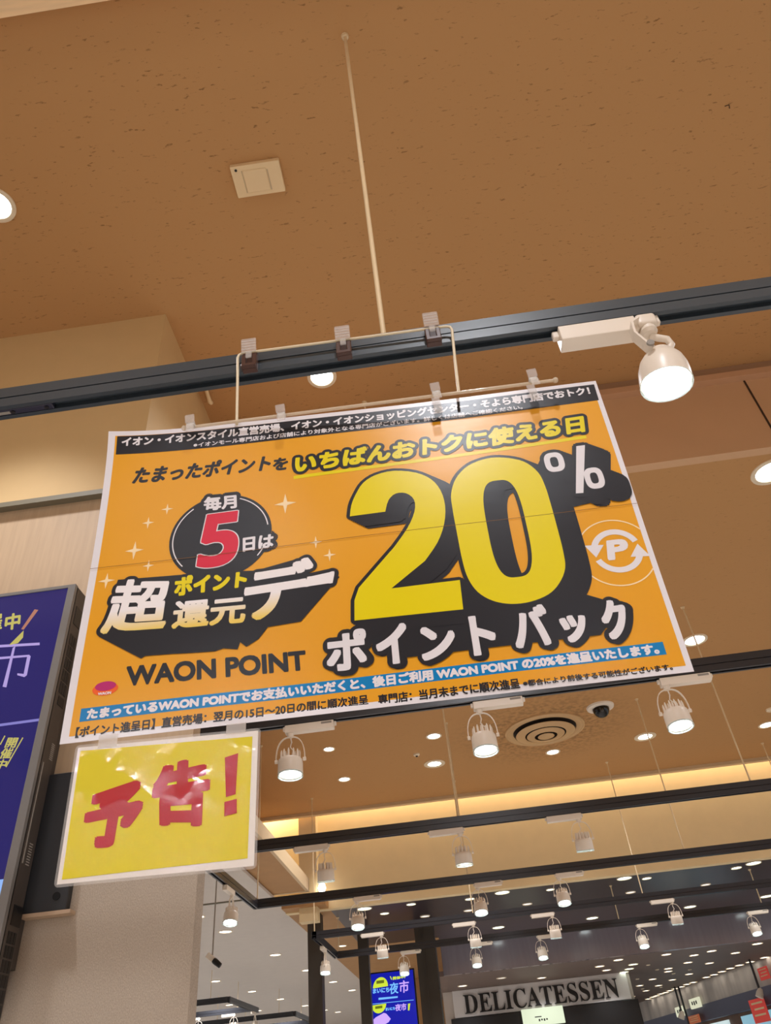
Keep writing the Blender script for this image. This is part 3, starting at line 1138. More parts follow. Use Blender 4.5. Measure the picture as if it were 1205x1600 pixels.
def lamp(x, y, z, flip, tilt, label, group, power=0, rz=0.0, pan=0.0):
    o = proto if not used[0] else copy_tree(proto)
    used[0] = True
    o.location = (x, y, z)
    o.rotation_euler = (0, 0, (PI if flip else 0) + rz)
    o['label'] = label
    o['group'] = group
    s = -1 if flip else 1
    for ch in o.children:
        if ch.name.startswith('lamp_head'):
            ch.rotation_euler = (-math.radians(tilt) * s, math.radians(pan), 0)
    if power:
        # tilt > 0 aims the lens towards the viewer
        v = Vector((0, -math.sin(math.radians(tilt)), -math.cos(math.radians(tilt))))
        p = Vector((x, y, z - .152)) + v * .088
        spot('spotlight_lamp', p, power, size=70, target=p + v + (Vector((0, .5, .12)) if tilt < 0 else Vector((0, 0, 0))), radius=0.04, color=NEUT)
    return o


G2 = 'white spotlights on the second rail'
lamp(-0.655, 3.04, ZB, False, 2, 'lit white spotlight on the second rail, beside the right edge of the yellow notice', G2, 26)
lamp(0.165, 3.04, ZB, False, 4, 'lit white spotlight on the second rail, left of the round ceiling vent', G2, 26)
lamp(0.965, 3.04, ZB, False, 6, 'lit white spotlight on the second rail, by the lower right corner of the poster', G2, 26)
G3 = 'white spotlights on the third rail'
lamp(-0.832, 4.87, ZB, True, -12,  'white spotlight turned away, before the cream fascia nearest the yellow notice', G3, 40)
lamp(0.020, 4.87, ZB, True, -5, 'white spotlight turned away, before the middle of the cream fascia', G3, 40)
lamp(0.755, 4.87, ZB, True, -14, 'white spotlight turned away, before the right of the cream fascia', G3, 40)
G4 = 'white spotlights on the fourth rail'
lamp(-0.855, 6.43, ZB, False, 14, 'lit white spotlight on the fourth rail, leftmost of its three', G4, 16)
lamp(0.104, 6.43, ZB, False, 14, 'lit white spotlight on the fourth rail, middle of its three', G4, 16)
lamp(0.744, 6.43, ZB, False, 12, 'lit white spotlight on the fourth rail, rightmost of its three', G4, 16)
G5 = 'white spotlights on the fifth rail'
lamp(-0.846, 7.99, ZB, True, -12, 'small white spotlight turned away, above the left part of the blue screen', G5)
lamp(0.035, 7.99, ZB, True, -12, 'small white spotlight turned away, right of the wide dark column', G5)
lamp(0.785, 7.99, ZB, True, -12, 'small white spotlight turned away, above the middle of the serif letter sign', G5)
lamp(1.914, 7.99, ZB, True, -12, 'small white spotlight turned away, right of the serif letter sign', G5)
G6 = 'white spotlights on the farthest rail'
lamp(-0.755, 9.24, ZB, False, 14, 'small lit spotlight just above the blue screen', G6, 8)
lamp(0.025, 9.24, ZB, False, 14, 'small lit spotlight before the glossy panel, nearest the wide dark column', G6, 8)
lamp(0.730, 9.24, ZB, False, 14, 'small lit spotlight before the glossy panel, over the middle of the serif letter sign', G6, 8)
lamp(1.800, 9.24, ZB, False, 14, 'small lit spotlight before the glossy panel, right of the serif letter sign', G6, 8)
lamp(2.980, 9.24, ZB, False, 14, 'small lit spotlight before the glossy panel, at the right edge of the picture', G6, 8)
lamp(-1.67, 5.75, ZB, False, 0, 'white spotlight on the side rail by the woven wall, seen from its side', 'white spotlights on side rails', 0, rz=-PI / 2, pan=-14)
lamp(-1.49, 8.55, ZB, False, 0, 'small white spotlight on the side rail by the narrow dark column, seen from its side', 'white spotlights on side rails', 0, rz=-PI / 2, pan=-10)
for k, (x, y, lab) in enumerate(((-3.75, 13.3, 'tiny white spotlight on the left-hand shop rail, left of its pair'),
                                 (-3.46, 13.45, 'tiny white spotlight on the left-hand shop rail, right of its pair'),
                                 (-3.35, 16.2, 'tiny white spotlight low over the left-hand shop, left of its pair'),
                                 (-3.08, 16.45, 'tiny white spotlight low over the left-hand shop, right of its pair'),
                                 (-4.3, 13.3, 'tiny white spotlight on the left-hand shop rail beside the woven wall'))):
    lamp(x, y, 2.85, True, 0, lab, 'spotlights over the left-hand shop', 0, rz=(PI / 2 if k in (1, 3) else 0))

# the big bell-shaped lamp on the nearest rail
fl = thing('track_spotlight', 'large lit white bell-shaped spotlight on the nearest rail, right of the poster', 'spotlight', (0.575, 1.10, ZB))
bm = B()
bevel_box(bm, 0.378, 0.548, 1.080, 1.120, ZB - .047, ZB - .001, 0.002, 2)
dr = mesh_obj('driver_box', bm, M_WHITE, fl)
for xa, xb, za, zb in ((0.364, 0.378, -.026, -.004), (0.592, 0.604, -.024, .004)):
    bm = B()
    bevel_box(bm, xa, xb, 1.090, 1.104, ZB + za, ZB + zb, 0.002, 1)
    mesh_obj('latch', bm, M_WHITE, dr)
bm = B()
bevel_box(bm, 0.549, 0.594, 1.078, 1.122, ZB - .036, ZB + .001, 0.008, 3)
lathe(bm, [(0, -.030), (.019, -.030), (.020, -.044), (.014, -.052), (0, -.052)], 18, Matrix.Translation((0.572, 1.10, ZB)))
mesh_obj('rail_connector', bm, M_WHITE, fl, smooth=True)
HC = Vector((0.574, 1.100, ZB - .108))        # top of the bell
bm = B()
t_ = B()
strap(t_, [(-.012, .078), (-.030, .066), (-.034, .030), (-.018, -.012), (-.010, -.026)], 0.026, 0.005)
bmesh.ops.transform(t_, matrix=Matrix.Translation((0.560, 1.074, ZB - .108)), verts=t_.verts)
join(bm, t_)
arm = mesh_obj('arm', bm, M_WHITE, fl)
bm = B()
lathe(bm, [(0, 0), (.008, 0), (.008, .005), (0, .005)], 16,
      Matrix.Translation((0.543, 1.058, ZB - .128)) @ Matrix.Rotation(PI / 2, 4, 'X'))
mesh_obj('screw', bm, M_WHITELABEL, arm, smooth=True)
bm = B()
tube(bm, [(0.575, 1.105, ZB - .050), (0.590, 1.105, ZB - .060), (0.606, 1.105, ZB - .068), (0.612, 1.11, ZB - .082), (0.600, 1.112, ZB - .10), (0.580, 1.105, ZB - .125)],
     0.008, 10)
mesh_obj('power_cord', bm, M_WHITE, fl, smooth=True)
HM = Matrix.Translation(HC) @ Matrix.Rotation(math.radians(6), 4, 'Y') @ Matrix.Rotation(math.radians(8), 4, 'X') @ Matrix.Scale(0.90, 4)
bm = B()
lathe(bm, [(0, .0), (.020, .0), (.028, -.004), (.030, -.012), (.040, -.020), (.050, -.036), (.0565, -.058), (.0590, -.080), (.0595, -.098),
           (.0570, -.098), (.0540, -.080), (.0, -.080)], 40, HM)
hd = mesh_obj('lamp_head', bm, M_WHITE, fl, smooth=True)
bm = B()
lathe(bm, [(0, -.0825), (.0515, -.0825), (.0515, -.0805), (0, -.0805)], 36, HM)
mesh_obj('lens', bm, M_LENS, hd)
bm = B()
lathe(bm, [(.0560, -.094), (.0595, -.098), (.0605, -.104), (.0590, -.109), (.0540, -.109), (.0530, -.100)], 40, HM)
mesh_obj('glass_rim', bm, M_LENSRIM, hd, smooth=True)
d_ = (HM.to_3x3() @ Vector((0, 0, -1)))
spot('spotlight_lamp', HC + d_ * .125, 26, size=80, target=HC + d_, radius=0.045)

# ------------------------------------------------------------------ poster hanger, rod and clips
hg = thing('wire_hanger', 'cream bent wire hanger clipped to the front rail above the poster', 'hanger', (-0.1, 1.058, 2.87))
A_ = at(372, 553, Y=1.062)
B_ = at(705, 509, Y=1.062)
C_ = at(717, 612, Y=1.060)
D_ = at(370, 663, Y=1.060)
bm = B()
path = [D_, D_.lerp(A_, .6), A_ + Vector((0, 0, -.014)), A_ + Vector((.003, 0, -.004)), A_ + Vector((.012, 0, 0)), A_.lerp(B_, .5), B_ + Vector((-.012, 0, 0)),
        B_ + Vector((-.003, 0, -.004)), B_ + Vector((0, 0, -.014)), B_.lerp(C_, .5), C_]
tube(bm, path, 0.0032, 10)
mesh_obj('wire', bm, M_WIRE, hg, smooth=True)
cr = thing('clear_rod', 'thin clear plastic rod along the top edge of the poster', 'rod', tuple(at(580, 630, Y=1.052)))
R0, R1 = at(288, 669, Y=1.054), at(868, 594, Y=1.054)
bm = B()
tube(bm, [R0, R1], 0.0036, 10)
mesh_obj('rod', bm, M_CLEARROD, cr, smooth=True)
bm = B()
for p_ in (R0, R1):
    bmesh.ops.create_uvsphere(bm, u_segments=12, v_segments=8, radius=0.0062, matrix=Matrix.Translation(p_))
mesh_obj('end_ball', bm, M_CLEARROD, cr, smooth=True)
names = ('leftmost', 'second from left', 'third from left', 'rightmost')
for k, (px, py) in enumerate(((300, 668), (441, 652), (682, 618), (833, 597))):
    p_ = at(px, py, Y=1.054)
    t = thing('clear_clip', 'small clear plastic clip gripping the top of the poster, %s of four' % names[k], 'clip', tuple(p_), 'clear clips along the top of the poster')
    tilt = Matrix.Translation(p_) @ Matrix.Rotation(math.radians(-4), 4, 'Y')
    bm = B()
    bevel_box(bm, -.0100, .0100, -.0140, -.0110, .004, .024, 0.0012, 1, tilt @ Matrix.Rotation(math.radians(14), 4, 'X'))
    bevel_box(bm, -.0085, -.0055, -.012, -.007, -.006, .006, 0.001, 1, tilt)
    bevel_box(bm, .0055, .0085, -.012, -.007, -.006, .006, 0.001, 1, tilt)
    mesh_obj('lever', bm, M_CLEAR, t)
    bm = B()
    bevel_box(bm, -.0085, .0085, -.0150, -.0110, -.026, -.006, 0.0012, 1, tilt @ Matrix.Rotation(math.radians(-6), 4, 'X'))
    mesh_obj('jaw', bm, M_CLEAR, t)
    bm = B()
    bevel_box(bm, -.0085, .0085, .0240, .0262, -.026, .022, 0.001, 1, tilt)
    mesh_obj('jaw', bm, M_CLEAR, t)
    bm = B()
    lathe(bm, [(0, -.0085), (.0055, -.0085), (.0062, -.007), (.0062, .007), (.0055, .0085), (0, .0085)], 12,
          tilt @ Matrix.Translation((0, -.006, 0)) @ Matrix.Rotation(PI / 2, 4, 'Y'))
    mesh_obj('spring', bm, mat('clip_spring', rgb(226, 220, 212), 0.2), t, smooth=True)
for k, (px, py) in enumerate(((391, 556), (537, 536), (675, 515))):
    p_ = at(px, py, Y=1.066)
    t = thing('rail_clip', 'clear topped clip with dark base holding the wire hanger to the rail, %s of three' % ('left', 'middle', 'right')[k], 'clip', tuple(p_),
              'clips on the front rail')
    tm = Matrix.Translation(p_)
    bm = B()
    bevel_box(bm, -.017, .017, -.004, .012, -.048, .010, 0.002, 1, tm)
    bevel_box(bm, -.017, -.007, -.010, -.002, -.040, -.006, 0.0015, 1, tm)
    bevel_box(bm, .007, .017, -.010, -.002, -.040, -.006, 0.0015, 1, tm)
    bevel_box(bm, -.017, .017, -.014, -.004, -.050, -.040, 0.0015, 1, tm)
    mesh_obj('clip_base', bm, M_CLIPBASE, t)
    bm = B()
    tm2 = tm @ Matrix.Rotation(math.radians(10), 4, 'X')
    bevel_box(bm, -.0175, .0175, -.0150, -.0110, .000, .040, 0.0025, 2, tm2)
    for z_ in (.006, .014, .022, .030):
        bevel_box(bm, -.016, .016, -.0170, -.0150, z_, z_ + .002, 0.0006, 1, tm2)
    bevel_box(bm, -.007, .007, -.0150, -.0105, -.022, .000, 0.0015, 1, tm)
    mesh_obj('clip_lever', bm, M_CLEAR, t)


# ------------------------------------------------------------------ ceiling fittings
def make_downlight(r, lens, trim, inner=0.74, drop=0.006):
    t = thing('downlight', '', 'ceiling light')
    bm = B()
    lathe(bm, [(r, 0), (r * .99, -drop), (r * .92, -drop * 1.4), (r * inner * 1.04, -drop), (r * inner, 0.0), (r * inner, .012), (r, .012)], 32, closed=True)
    mesh_obj('trim_ring', bm, trim, t, smooth=True, world=False)
    bm = B()
    lathe(bm, [(0, -.001), (r * inner, -.001), (r * inner, .001), (0, .001)], 28)
    mesh_obj('lens', bm, lens, t, world=False)
    return t


protos = {}


def downlight(x, y, z, r, label, group, lens='w', power=0, inner=0.74, size=120):
    key = (round(r, 3), lens, inner)
    if key not in protos:
        protos[key] = make_downlight(r, {'w': M_LENS, 'g': M_DLGREEN, 'y': M_DLWARM, 'd': M_LENSDIM}[lens], M_DLTRIM, inner)
        o = protos[key]
    else:
        o = copy_tree(protos[key])
    o.location = (x, y, z)
    o['label'] = label
    o['group'] = group
    if power:
        spot('downlight_lamp', (x, y, z - .03), power, size=size, target=(x, y, 0), radius=r * .8)
    return o


GF = 'downlights in the front brown ceiling'
downlight(-0.414, 2.795, HF, 0.085, 'round lit downlight just under the nearest rail, left of the poster middle', GF, power=50)
downlight(-1.672, 1.542, HF, 0.085, 'lit downlight cut by the left edge of the picture, high on the ceiling', GF, power=210, size=80)
GR = 'downlights in the rear brown ceiling'
downlight(2.07, 3.42, HR, 0.115, 'large downlight cut by the right edge of the picture, beside the poster', GR, power=85)
downlight(2.054, 5.42, HR, 0.10, 'wide downlight right of the poster just above the second rail', GR, power=70)
downlight(-0.09, 6.695, HR, 0.075, 'small downlight left of the vent, beside a hanging rod, the nearer of two', GR, power=60)
downlight(-0.128, 7.41, HR, 0.108, 'wider downlight left of the vent, the farther of two', GR, power=60, inner=.6)
downlight(-1.077, 6.69, HR, 0.058, 'small downlight right of the first spotlight on the second rail, upper one', GR, power=48)
downlight(-1.064, 7.53, HR, 0.068, 'small downlight below and right of the first spotlight on the second rail', GR, power=48)
downlight(1.069, 7.49, HR, 0.075, 'small downlight just in front of the round ceiling vent', GR, power=48)
downlight(1.978, 7.38, HR, 0.108, 'wide downlight under the lamp at the poster corner, crossed by a thin rod', GR, power=52, inner=.62)
downlight(3.20, 7.47, HR, 0.085, 'downlight at the right edge of the picture beside a rod top', GR, power=52)

gd = 'downlights in the dark ceiling'
DD = [(0.40, 8.93, .085, 'g', 'wide cool downlight in the dark ceiling, right of the middle fourth-rail spotlight'),
      (0.042, 9.06, .055, 'g', 'small cool downlight in the dark ceiling, left of the middle fourth-rail spotlight'),
      (0.012, 9.68, .060, 'd', 'unlit downlight in the dark ceiling, below the small cool one'),
      (-0.60, 8.98, .055, 'g', 'small cool downlight in the dark ceiling, right of the leftmost fourth-rail spotlight'),
      (-0.50, 9.72, .060, 'd', 'unlit downlight in the dark ceiling, above the blue screen'),
      (-1.11, 8.93, .085, 'g', 'wide cool downlight in the dark ceiling at its left corner'),
      (-0.93, 9.30, .055, 'g', 'small cool downlight beside the head of the leftmost fourth-rail spotlight'),
      (1.72, 8.93, .085, 'g', 'wide cool downlight in the dark ceiling, right of the cream strip middle'),
      (1.98, 9.06, .055, 'g', 'small cool downlight in the dark ceiling, right of the wide one'),
      (2.95, 9.06, .060, 'g', 'small cool downlight in the dark ceiling, second from the right edge'),
      (3.10, 8.93, .085, 'g', 'wide cool downlight in the dark ceiling at the right edge'),
      (0.93, 9.06, .050, 'g', 'small cool downlight behind the rightmost fourth-rail spotlight'),
      (0.70, 9.70, .060, 'd', 'unlit downlight in the dark ceiling under the rightmost fourth-rail spotlight'),
      (1.90, 9.72, .060, 'd', 'unlit downlight in the dark ceiling, behind the long rail, middle right'),
      (2.78, 9.78, .060, 'd', 'unlit downlight in the dark ceiling, nearer the right edge'),
      (0.37, 11.0, .085, 'g', 'cool downlight between the fifth and the farthest rail, left of three'),
      (1.60, 11.1, .085, 'g', 'cool downlight between the fifth and the farthest rail, middle of three'),
      (2.87, 11.1, .085, 'g', 'cool downlight between the fifth and the farthest rail, right of three'),
      (3.82, 10.98, .085, 'g', 'cool downlight between the rails at the very right edge')]
for (x, y, r, l, lab) in DD:
    downlight(x, y, HD, r, lab, gd, l, inner=.85, power=((30 if y > 10 else 10) if l == 'g' and r > .08 else 0), size=110)

# far ceiling: the row along the shop fronts and the many small ones between
row = [(4.47, 13.57), (4.35, 13.94), (4.26, 14.23), (4.19, 14.53), (4.14, 14.88), (4.09, 15.23), (4.02, 15.51), (3.93, 16.14), (3.86, 16.36), (3.83, 16.72),
       (3.76, 16.95), (3.71, 17.22), (3.68, 17.51), (3.62, 17.68), (3.59, 17.99), (3.55, 18.18), (3.51, 18.5)]
nx, ny = -wd.y / wl, wd.x / wl
for (x, y) in row:
    downlight(x - .10, y, HB, 0.075, 'small lit downlight in the close row along the rippled grey shop band', 'row of downlights along the shop fronts', 'y', inner=.88)
for i, (x, y) in enumerate([(3.80, 11.9), (4.2, 12.3)]):
    downlight(x, y, HB, 0.075, 'small lit downlight in the far dark ceiling, %s at the right edge' % ('nearer' if i == 0 else 'second'), 'downlights in the far ceiling edge', 'y', inner=.88)
for i, (x, y) in enumerate([(2.24, 12.62), (2.25, 13.09), (2.22, 13.42)]):
    downlight(x, y, HB, 0.075, 'lit downlight in the diagonal of three beside the serif sign, %s one' % ('nearest', 'middle', 'farthest')[i],
              'three downlights by the serif sign', 'g', inner=.88)
ff = [(3.24, 12.12), (3.69, 12.62), (3.12, 13.12), (3.52, 13.5), (2.99, 13.99), (3.46, 14.7), (2.89, 14.86), (3.3, 15.31), (2.8, 15.66), (3.19, 16.02),
      (2.7, 16.34), (3.08, 16.72), (2.59, 11.95), (1.94, 11.95), (3.05, 12.36), (2.92, 13.6), (1.74, 12.41), (2.62, 17.3), (2.95, 17.6), (2.5, 18.2), (2.8, 18.7),
      (2.42, 19.0), (2.7, 19.6), (3.0, 19.2), (2.35, 20.2), (2.62, 20.8), (2.5, 21.6), (2.9, 20.6)]
for (x, y) in ff:
    downlight(x, y, HB, 0.07, 'small lit downlight scattered in the far dark ceiling above the corridor', 'scattered downlights of the far ceiling', 'y', inner=.88)
for (x, y) in [(2.5, 12.9), (2.75, 13.6), (3.35, 14.1), (2.6, 14.6), (2.45, 15.4), (3.15, 14.4), (2.55, 16.9), (2.95, 16.3), (3.3, 16.4), (2.35, 17.7)]:
    downlight(x, y, HB, 0.03, 'tiny dim spot fitting scattered in the far dark ceiling', 'tiny fittings of the far ceiling', 'd', inner=.8)
for i, (x, y) in enumerate([(-0.22, 12.9), (0.95, 13.0), (0.35, 12.5), (1.9, 12.95)]):
    downlight(x, y, HB, 0.075, ('lit downlight over the left end of the serif sign', 'lit downlight over the middle of the serif sign',
                                'dim downlight in the dark strip above the serif sign, left of middle', 'lit downlight over the right end of the serif sign')[i],
              'downlights over the serif sign', ('y', 'y', 'd', 'y')[i], inner=.8, power=(30 if i != 2 else 0), size=130)
# bright left-hand shop
wl_ = [(-2.80, 9.44), (-2.65, 11.31), (-3.97, 12.98), (-3.80, 14.53), (-3.63, 15.94), (-2.54, 12.93), (-2.84, 8.52), (-2.40, 14.48), (-2.28, 15.82), (-3.45, 17.35),
       (-3.27, 18.51), (-3.09, 19.16), (-4.59, 15.94), (-4.39, 17.32)]
for i, (x, y) in enumerate(wl_):
    downlight(x, y, 3.26, 0.085, 'small lit downlight in the white ceiling of the bright left-hand shop', 'downlights of the white ceiling', 'y', inner=.8,
              power=(95 if i in (0, 1, 2, 4, 9, 11) else 0), size=150)
downlight(-2.02, 8.34, 3.26, 0.07, 'lit downlight hanging under the corner of the rail frame by the cream pilaster', 'downlights of the white ceiling edge', 'y', inner=.8)
downlight(-1.69, 11.03, HD, 0.06, 'lit downlight in the brown soffit above the small side-rail spotlight', 'downlights of the brown soffit', 'y', inner=.8)

# square box on the front ceiling
sb = thing('ceiling_speaker', 'square cream plastic box with a raised panel on the brown ceiling', 'ceiling box', (-0.487, 1.597, HF))
bm = B()
bevel_box(bm, -0.596, -0.376, 1.525, 1.670, HF - .028, HF, 0.004, 2)
mesh_obj('housing', bm, M_PLASTIC, sb)
bm = B()
bevel_box(bm, -0.545, -0.440, 1.548, 1.650, HF - .0315, HF - .027, 0.002, 1)
mesh_obj('front_panel', bm, M_PLASTIC, sb)
bm = B()
box(bm, -0.550, -0.547, 1.548, 1.650, HF - .0292, HF - .027)
box(bm, -0.438, -0.433, 1.556, 1.650, HF - .0292, HF - .027)
mesh_obj('groove', bm, M_PLASTICDK, sb)
bm = B()
lathe(bm, [(0, -.002), (.006, -.002), (.006, .003), (0, .003)], 14, Matrix.Translation((-0.572, 1.542, HF - .028)))
mesh_obj('indicator', bm, M_BLACK, sb)

# round air diffuser
dfx, dfy = 0.952, 6.87
av = thing('air_diffuser', 'round cream ceiling vent of nested rings with dirty brown marks around it', 'air vent', (dfx, dfy, HR))
DM = Matrix.Translation((dfx, dfy, HR))
M_VENT = mat('cream_vent_metal', rgb(206, 166, 116), 0.5)
bm = B()
lathe(bm, [(.378, 0), (.376, -.012), (.362, -.018), (.350, -.014), (.335, -.020), (.300, -.012), (.296, -.002)], 64, DM)
mesh_obj('outer_ring', bm, M_VENT, av, smooth=True)
for ra, rb, za, zb in ((.196, .272, -.050, -.034), (.110, .172, -.066, -.050)):
    bm = B()
    lathe(bm, [(rb, zb), (rb + .006, zb - .006), (rb, zb - .010), (ra, za - .004), (ra - .004, za), (ra, za + .003)], 56, DM, closed=True)
    mesh_obj('cone_ring', bm, M_VENT, av, smooth=True)
bm = B()
lathe(bm, [(0, -.078), (.060, -.078), (.078, -.070), (.070, -.062), (0, -.062)], 36, DM)
mesh_obj('centre_disc', bm, M_VENT, av, smooth=True)
bm = B()
for k in range(3):
    a = 2 * PI * k / 3 + .5
    tube(bm, [(.03 * math.cos(a), .03 * math.sin(a), -.030), (.31 * math.cos(a), .31 * math.sin(a), -.008)], .006, 6)
tube(bm, [(0, 0, -.064), (0, 0, -.006)], .02, 10)
bmesh.ops.transform(bm, matrix=DM, verts=bm.verts)
M_THROAT = mat('vent_shade_paint', rgb(40, 28, 19), 0.8)  # shade inside the vent put into the colour of disc and spider
mesh_obj('spider', bm, M_THROAT, av)
bm = B()
lathe(bm, [(0, -.004), (.300, -.004), (.300, -.001), (0, -.001)], 48, DM)
mesh_obj('throat_shade', bm, M_THROAT, av)
# dome camera
dc = thing('dome_camera', 'black dome security camera in a white ring behind the round ceiling vent', 'security camera', (1.434, 6.5, HR))
DM = Matrix.Translation((1.434, 6.5, HR))
bm = B()
lathe(bm, [(.125, 0), (.120, -.014), (.088, -.024), (.074, -.020), (.074, 0)], 36, DM)
mesh_obj('base_ring', bm, M_WHITE, dc, smooth=True)
bm = B()
lathe(bm, [(.074, -.012), (.072, -.045), (.058, -.075), (.034, -.095), (0, -.102)], 32, DM)
dm = mesh_obj('dome', bm, M_DOME, dc, smooth=True)
bm = B()
bmesh.ops.create_uvsphere(bm, u_segments=14, v_segments=10, radius=0.016, matrix=Matrix.Translation((1.434 - .005, 6.5 - .062, HR - .060)))
mesh_obj('lens', bm, mat('camera_lens', rgb(70, 66, 62), 0.1), dm, smooth=True)
# small detectors and fixings
for (x, y, z, r, lab) in ((-0.284, 7.09, HR, .032, 'tiny round sensor on the brown ceiling, left of the hanging rod'),
                          (3.126, 7.07, HR, .05, 'small round sensor on the brown ceiling at the right edge')):
    t = thing('ceiling_sensor', lab, 'sensor', (x, y, z))
    bm = B()
    lathe(bm, [(r, 0), (r * .96, -.012), (r * .6, -.02), (0, -.02)], 20, Matrix.Translation((x, y, z)))
    mesh_obj('cap', bm, M_DLTRIM, t, smooth=True)
    bm = B()
    lathe(bm, [(0, -.030), (r * .3, -.028), (r * .4, -.019), (0, -.019)], 14, Matrix.Translation((x, y, z)))
    mesh_obj('sensing_tip', bm, M_BLACK if r < .04 else M_DLTRIM, t, smooth=True)
bm = B()
tube(bm, [(-1.07, 2.66, HF), (-1.072, 2.70, HF - .022), (-1.078, 2.78, HF - .030), (-1.08, 2.83, HF - .036), (-1.076, 2.85, HF - .030)], [.012, .012, .011, .014, .012], 10)
hk = tag(mesh_obj('ceiling_hook', bm, M_PLASTIC, None, smooth=True), 'small cream hook on the ceiling beside the beige bulkhead', 'hook')
for (x, y) in ((1.614, 1.604),):
    bm = B()
    tube(bm, [(x - .012, y, HF - .001), (x + .006, y - .004, HF - .002), (x + .012, y + .012, HF - .002)], .0022, 6)
    tag(mesh_obj('ceiling_staple', bm, M_GROOVE), 'tiny dark hooked mark on the brown ceiling near the upper right edge', 'fixing')
bm = B()
lathe(bm, [(0, -.05), (.03, -.045), (.042, -.01), (.03, .03), (0, .035)], 16, Matrix.Translation(at(503, 1386, Y=8.52)))
t = tag(mesh_obj('wall_spot', bm, M_LENS), 'tiny glowing lamp at the foot of the cream cove beside the pilaster', 'lamp')

# security camera on a pole in the left-hand shop
pA, pB = at(338, 1382, Y=7.0), at(332, 1494, Y=7.0)
sc_ = thing('security_camera', 'security camera on a long pole hanging from the white ceiling beside the woven wall', 'security camera', (pB.x, 7.0, 3.26))
bm = B()
tube(bm, [(pB.x, 7.0, pB.z), (pB.x, 7.0, 3.26)], 0.006, 8)
lathe(bm, [(0, 3.245), (.04, 3.245), (.04, 3.26)], 12, Matrix.Translation((pB.x, 7.0, 0)))
mesh_obj('pole', bm, mat('grey_pole', rgb(150, 138, 124), 0.4), sc_, smooth=True)
bm = B()
Mb = Matrix.Translation((pB.x, 7.0, pB.z - .02)) @ Matrix.Rotation(math.radians(38), 4, 'Y')
bevel_box(bm, -.055, .035, -.025, .025, -.022, .022, .006, 2, Mb)
mesh_obj('body', bm, M_WHITE, sc_)
bm = B()
lathe(bm, [(0, .075), (.020, .075), (.024, .03), (.024, 0), (0, 0)], 16, Mb @ Matrix.Translation((.02, -.01, 0)) @ Matrix.Rotation(PI / 2, 4, 'Y'))
mesh_obj('lens_barrel', bm, M_BLACK, sc_, smooth=True)


# ------------------------------------------------------------------ screens
def scr(name, color, e):
    return mat(name, (color[0] * .15, color[1] * .15, color[2] * .15, 1), 0.12, emit=color, estr=e, spec=0.5)


S_BLUE = scr('screen_blue', rgb(52, 50, 128), 0.55)
S_WHITE = scr('screen_lilac', rgb(190, 170, 235), 0.8)
S_LINE = scr('screen_line', rgb(150, 146, 226), 0.7)
S_YEL = scr('screen_yellow', rgb(206, 196, 110), 0.8)
S_ORG = scr('screen_orange', rgb(190, 130, 110), 0.8)
S_CYAN = scr('screen_cyan', rgb(150, 190, 255), 0.9)

tv = thing('wall_monitor', 'large black wall monitor with a dark blue screen, cut by the left edge', 'monitor', (-1.6, 2.15, 2.4))
TX0, TX1, TY0, TY1, TZ0, TZ1 = -1.96, -1.232, 2.10, 2.20, 1.76, 3.057
bm = B()
box(bm, TX0, TX1, TY0, TY0 + .02, TZ1 - .012, TZ1)
box(bm, TX0, TX1, TY0, TY0 + .02, TZ0, TZ0 + .016)
box(bm, TX1 - .026, TX1, TY0, TY0 + .02, TZ0 + .016, TZ1 - .012)
box(bm, TX0, TX0 + .026, TY0, TY0 + .02, TZ0 + .016, TZ1 - .012)
mesh_obj('bezel', bm, M_BEZEL, tv)
bm = B()
bevel_box(bm, TX0, TX1, TY0 + .012, TY1 - .012, TZ0, TZ1, 0.004, 2)
box(bm, TX0 + .1, TX1 - .012, TY1 - .02, TY1 + .030, TZ0 + .12, TZ1 - .08)
mesh_obj('casing', bm, M_SIDE, tv)
bm = B()
box(bm, TX0 + .026, TX1 - .026, TY0 + .005, TY0 + .010, TZ0 + .016, TZ1 - .012)
sc1 = mesh_obj('screen', bm, S_BLUE, tv)


def screen_map(yplane):
    def f_(u, v, d=0.0):
        p = at(u, v, Y=yplane - d / 1000)
        return p
    return f_


def sprint(name, m, parent, yplane, shapes, d):
    """picture shown on a screen: glyphs or outlines laid on the panel plane"""
    f = Flat()
    for s_ in shapes:
        if s_[0] == 't':
            f.text(s_[1], s_[2], bold=s_[3], n=8)
        else:
            f.poly(s_[1])
    return f.build(name, m, parent, d, mapper=screen_map(yplane))


YS = TY0 + .005
sprint('screen_lettering', S_YEL, sc1, YS, [('t', '催', ((-26, 963), (4, 958), (2, 983), (-28, 988)), 0.8), ('t', '中', ((10, 961), (32, 957), (30, 981), (7, 985)), 1.0),
                                           ('p', [(14, 1008), (37, 985), (36, 996), (28, 1005)])], 0.6)
sprint('screen_stroke', S_ORG, sc1, YS, [('p', [(33, 983), (54, 952), (60, 953), (37, 984)])], 0.6)
sprint('screen_title', S_WHITE, sc1, YS, [('p', [(-40, 1010), (62, 1004), (62, 1008), (-40, 1014)]), ('p', [(20, 1012), (24, 1010), (10, 1074), (4, 1073)]),
                                          ('p', [(-20, 1028), (46, 1023), (47, 1026), (-20, 1032)]), ('p', [(43, 1023), (48, 1025), (42, 1055), (38, 1058), (27, 1055), (27, 1052), (37, 1053)])], 0.6)
sprint('screen_rule', S_LINE, sc1, YS, [('p', [(-60, 1139), (66, 1122), (66, 1126), (-60, 1143)])], 0.6)
sprint('screen_notice', S_YEL, sc1, YS, [('t', '開', ((13, 1153), (29, 1153), (23, 1168), (7, 1168)), .5), ('t', '催', ((5, 1169), (22, 1169), (15, 1185), (-2, 1185)), .5),
                                         ('t', '中', ((-2, 1187), (13, 1187), (7, 1201), (-9, 1201)), .5)], 0.6)
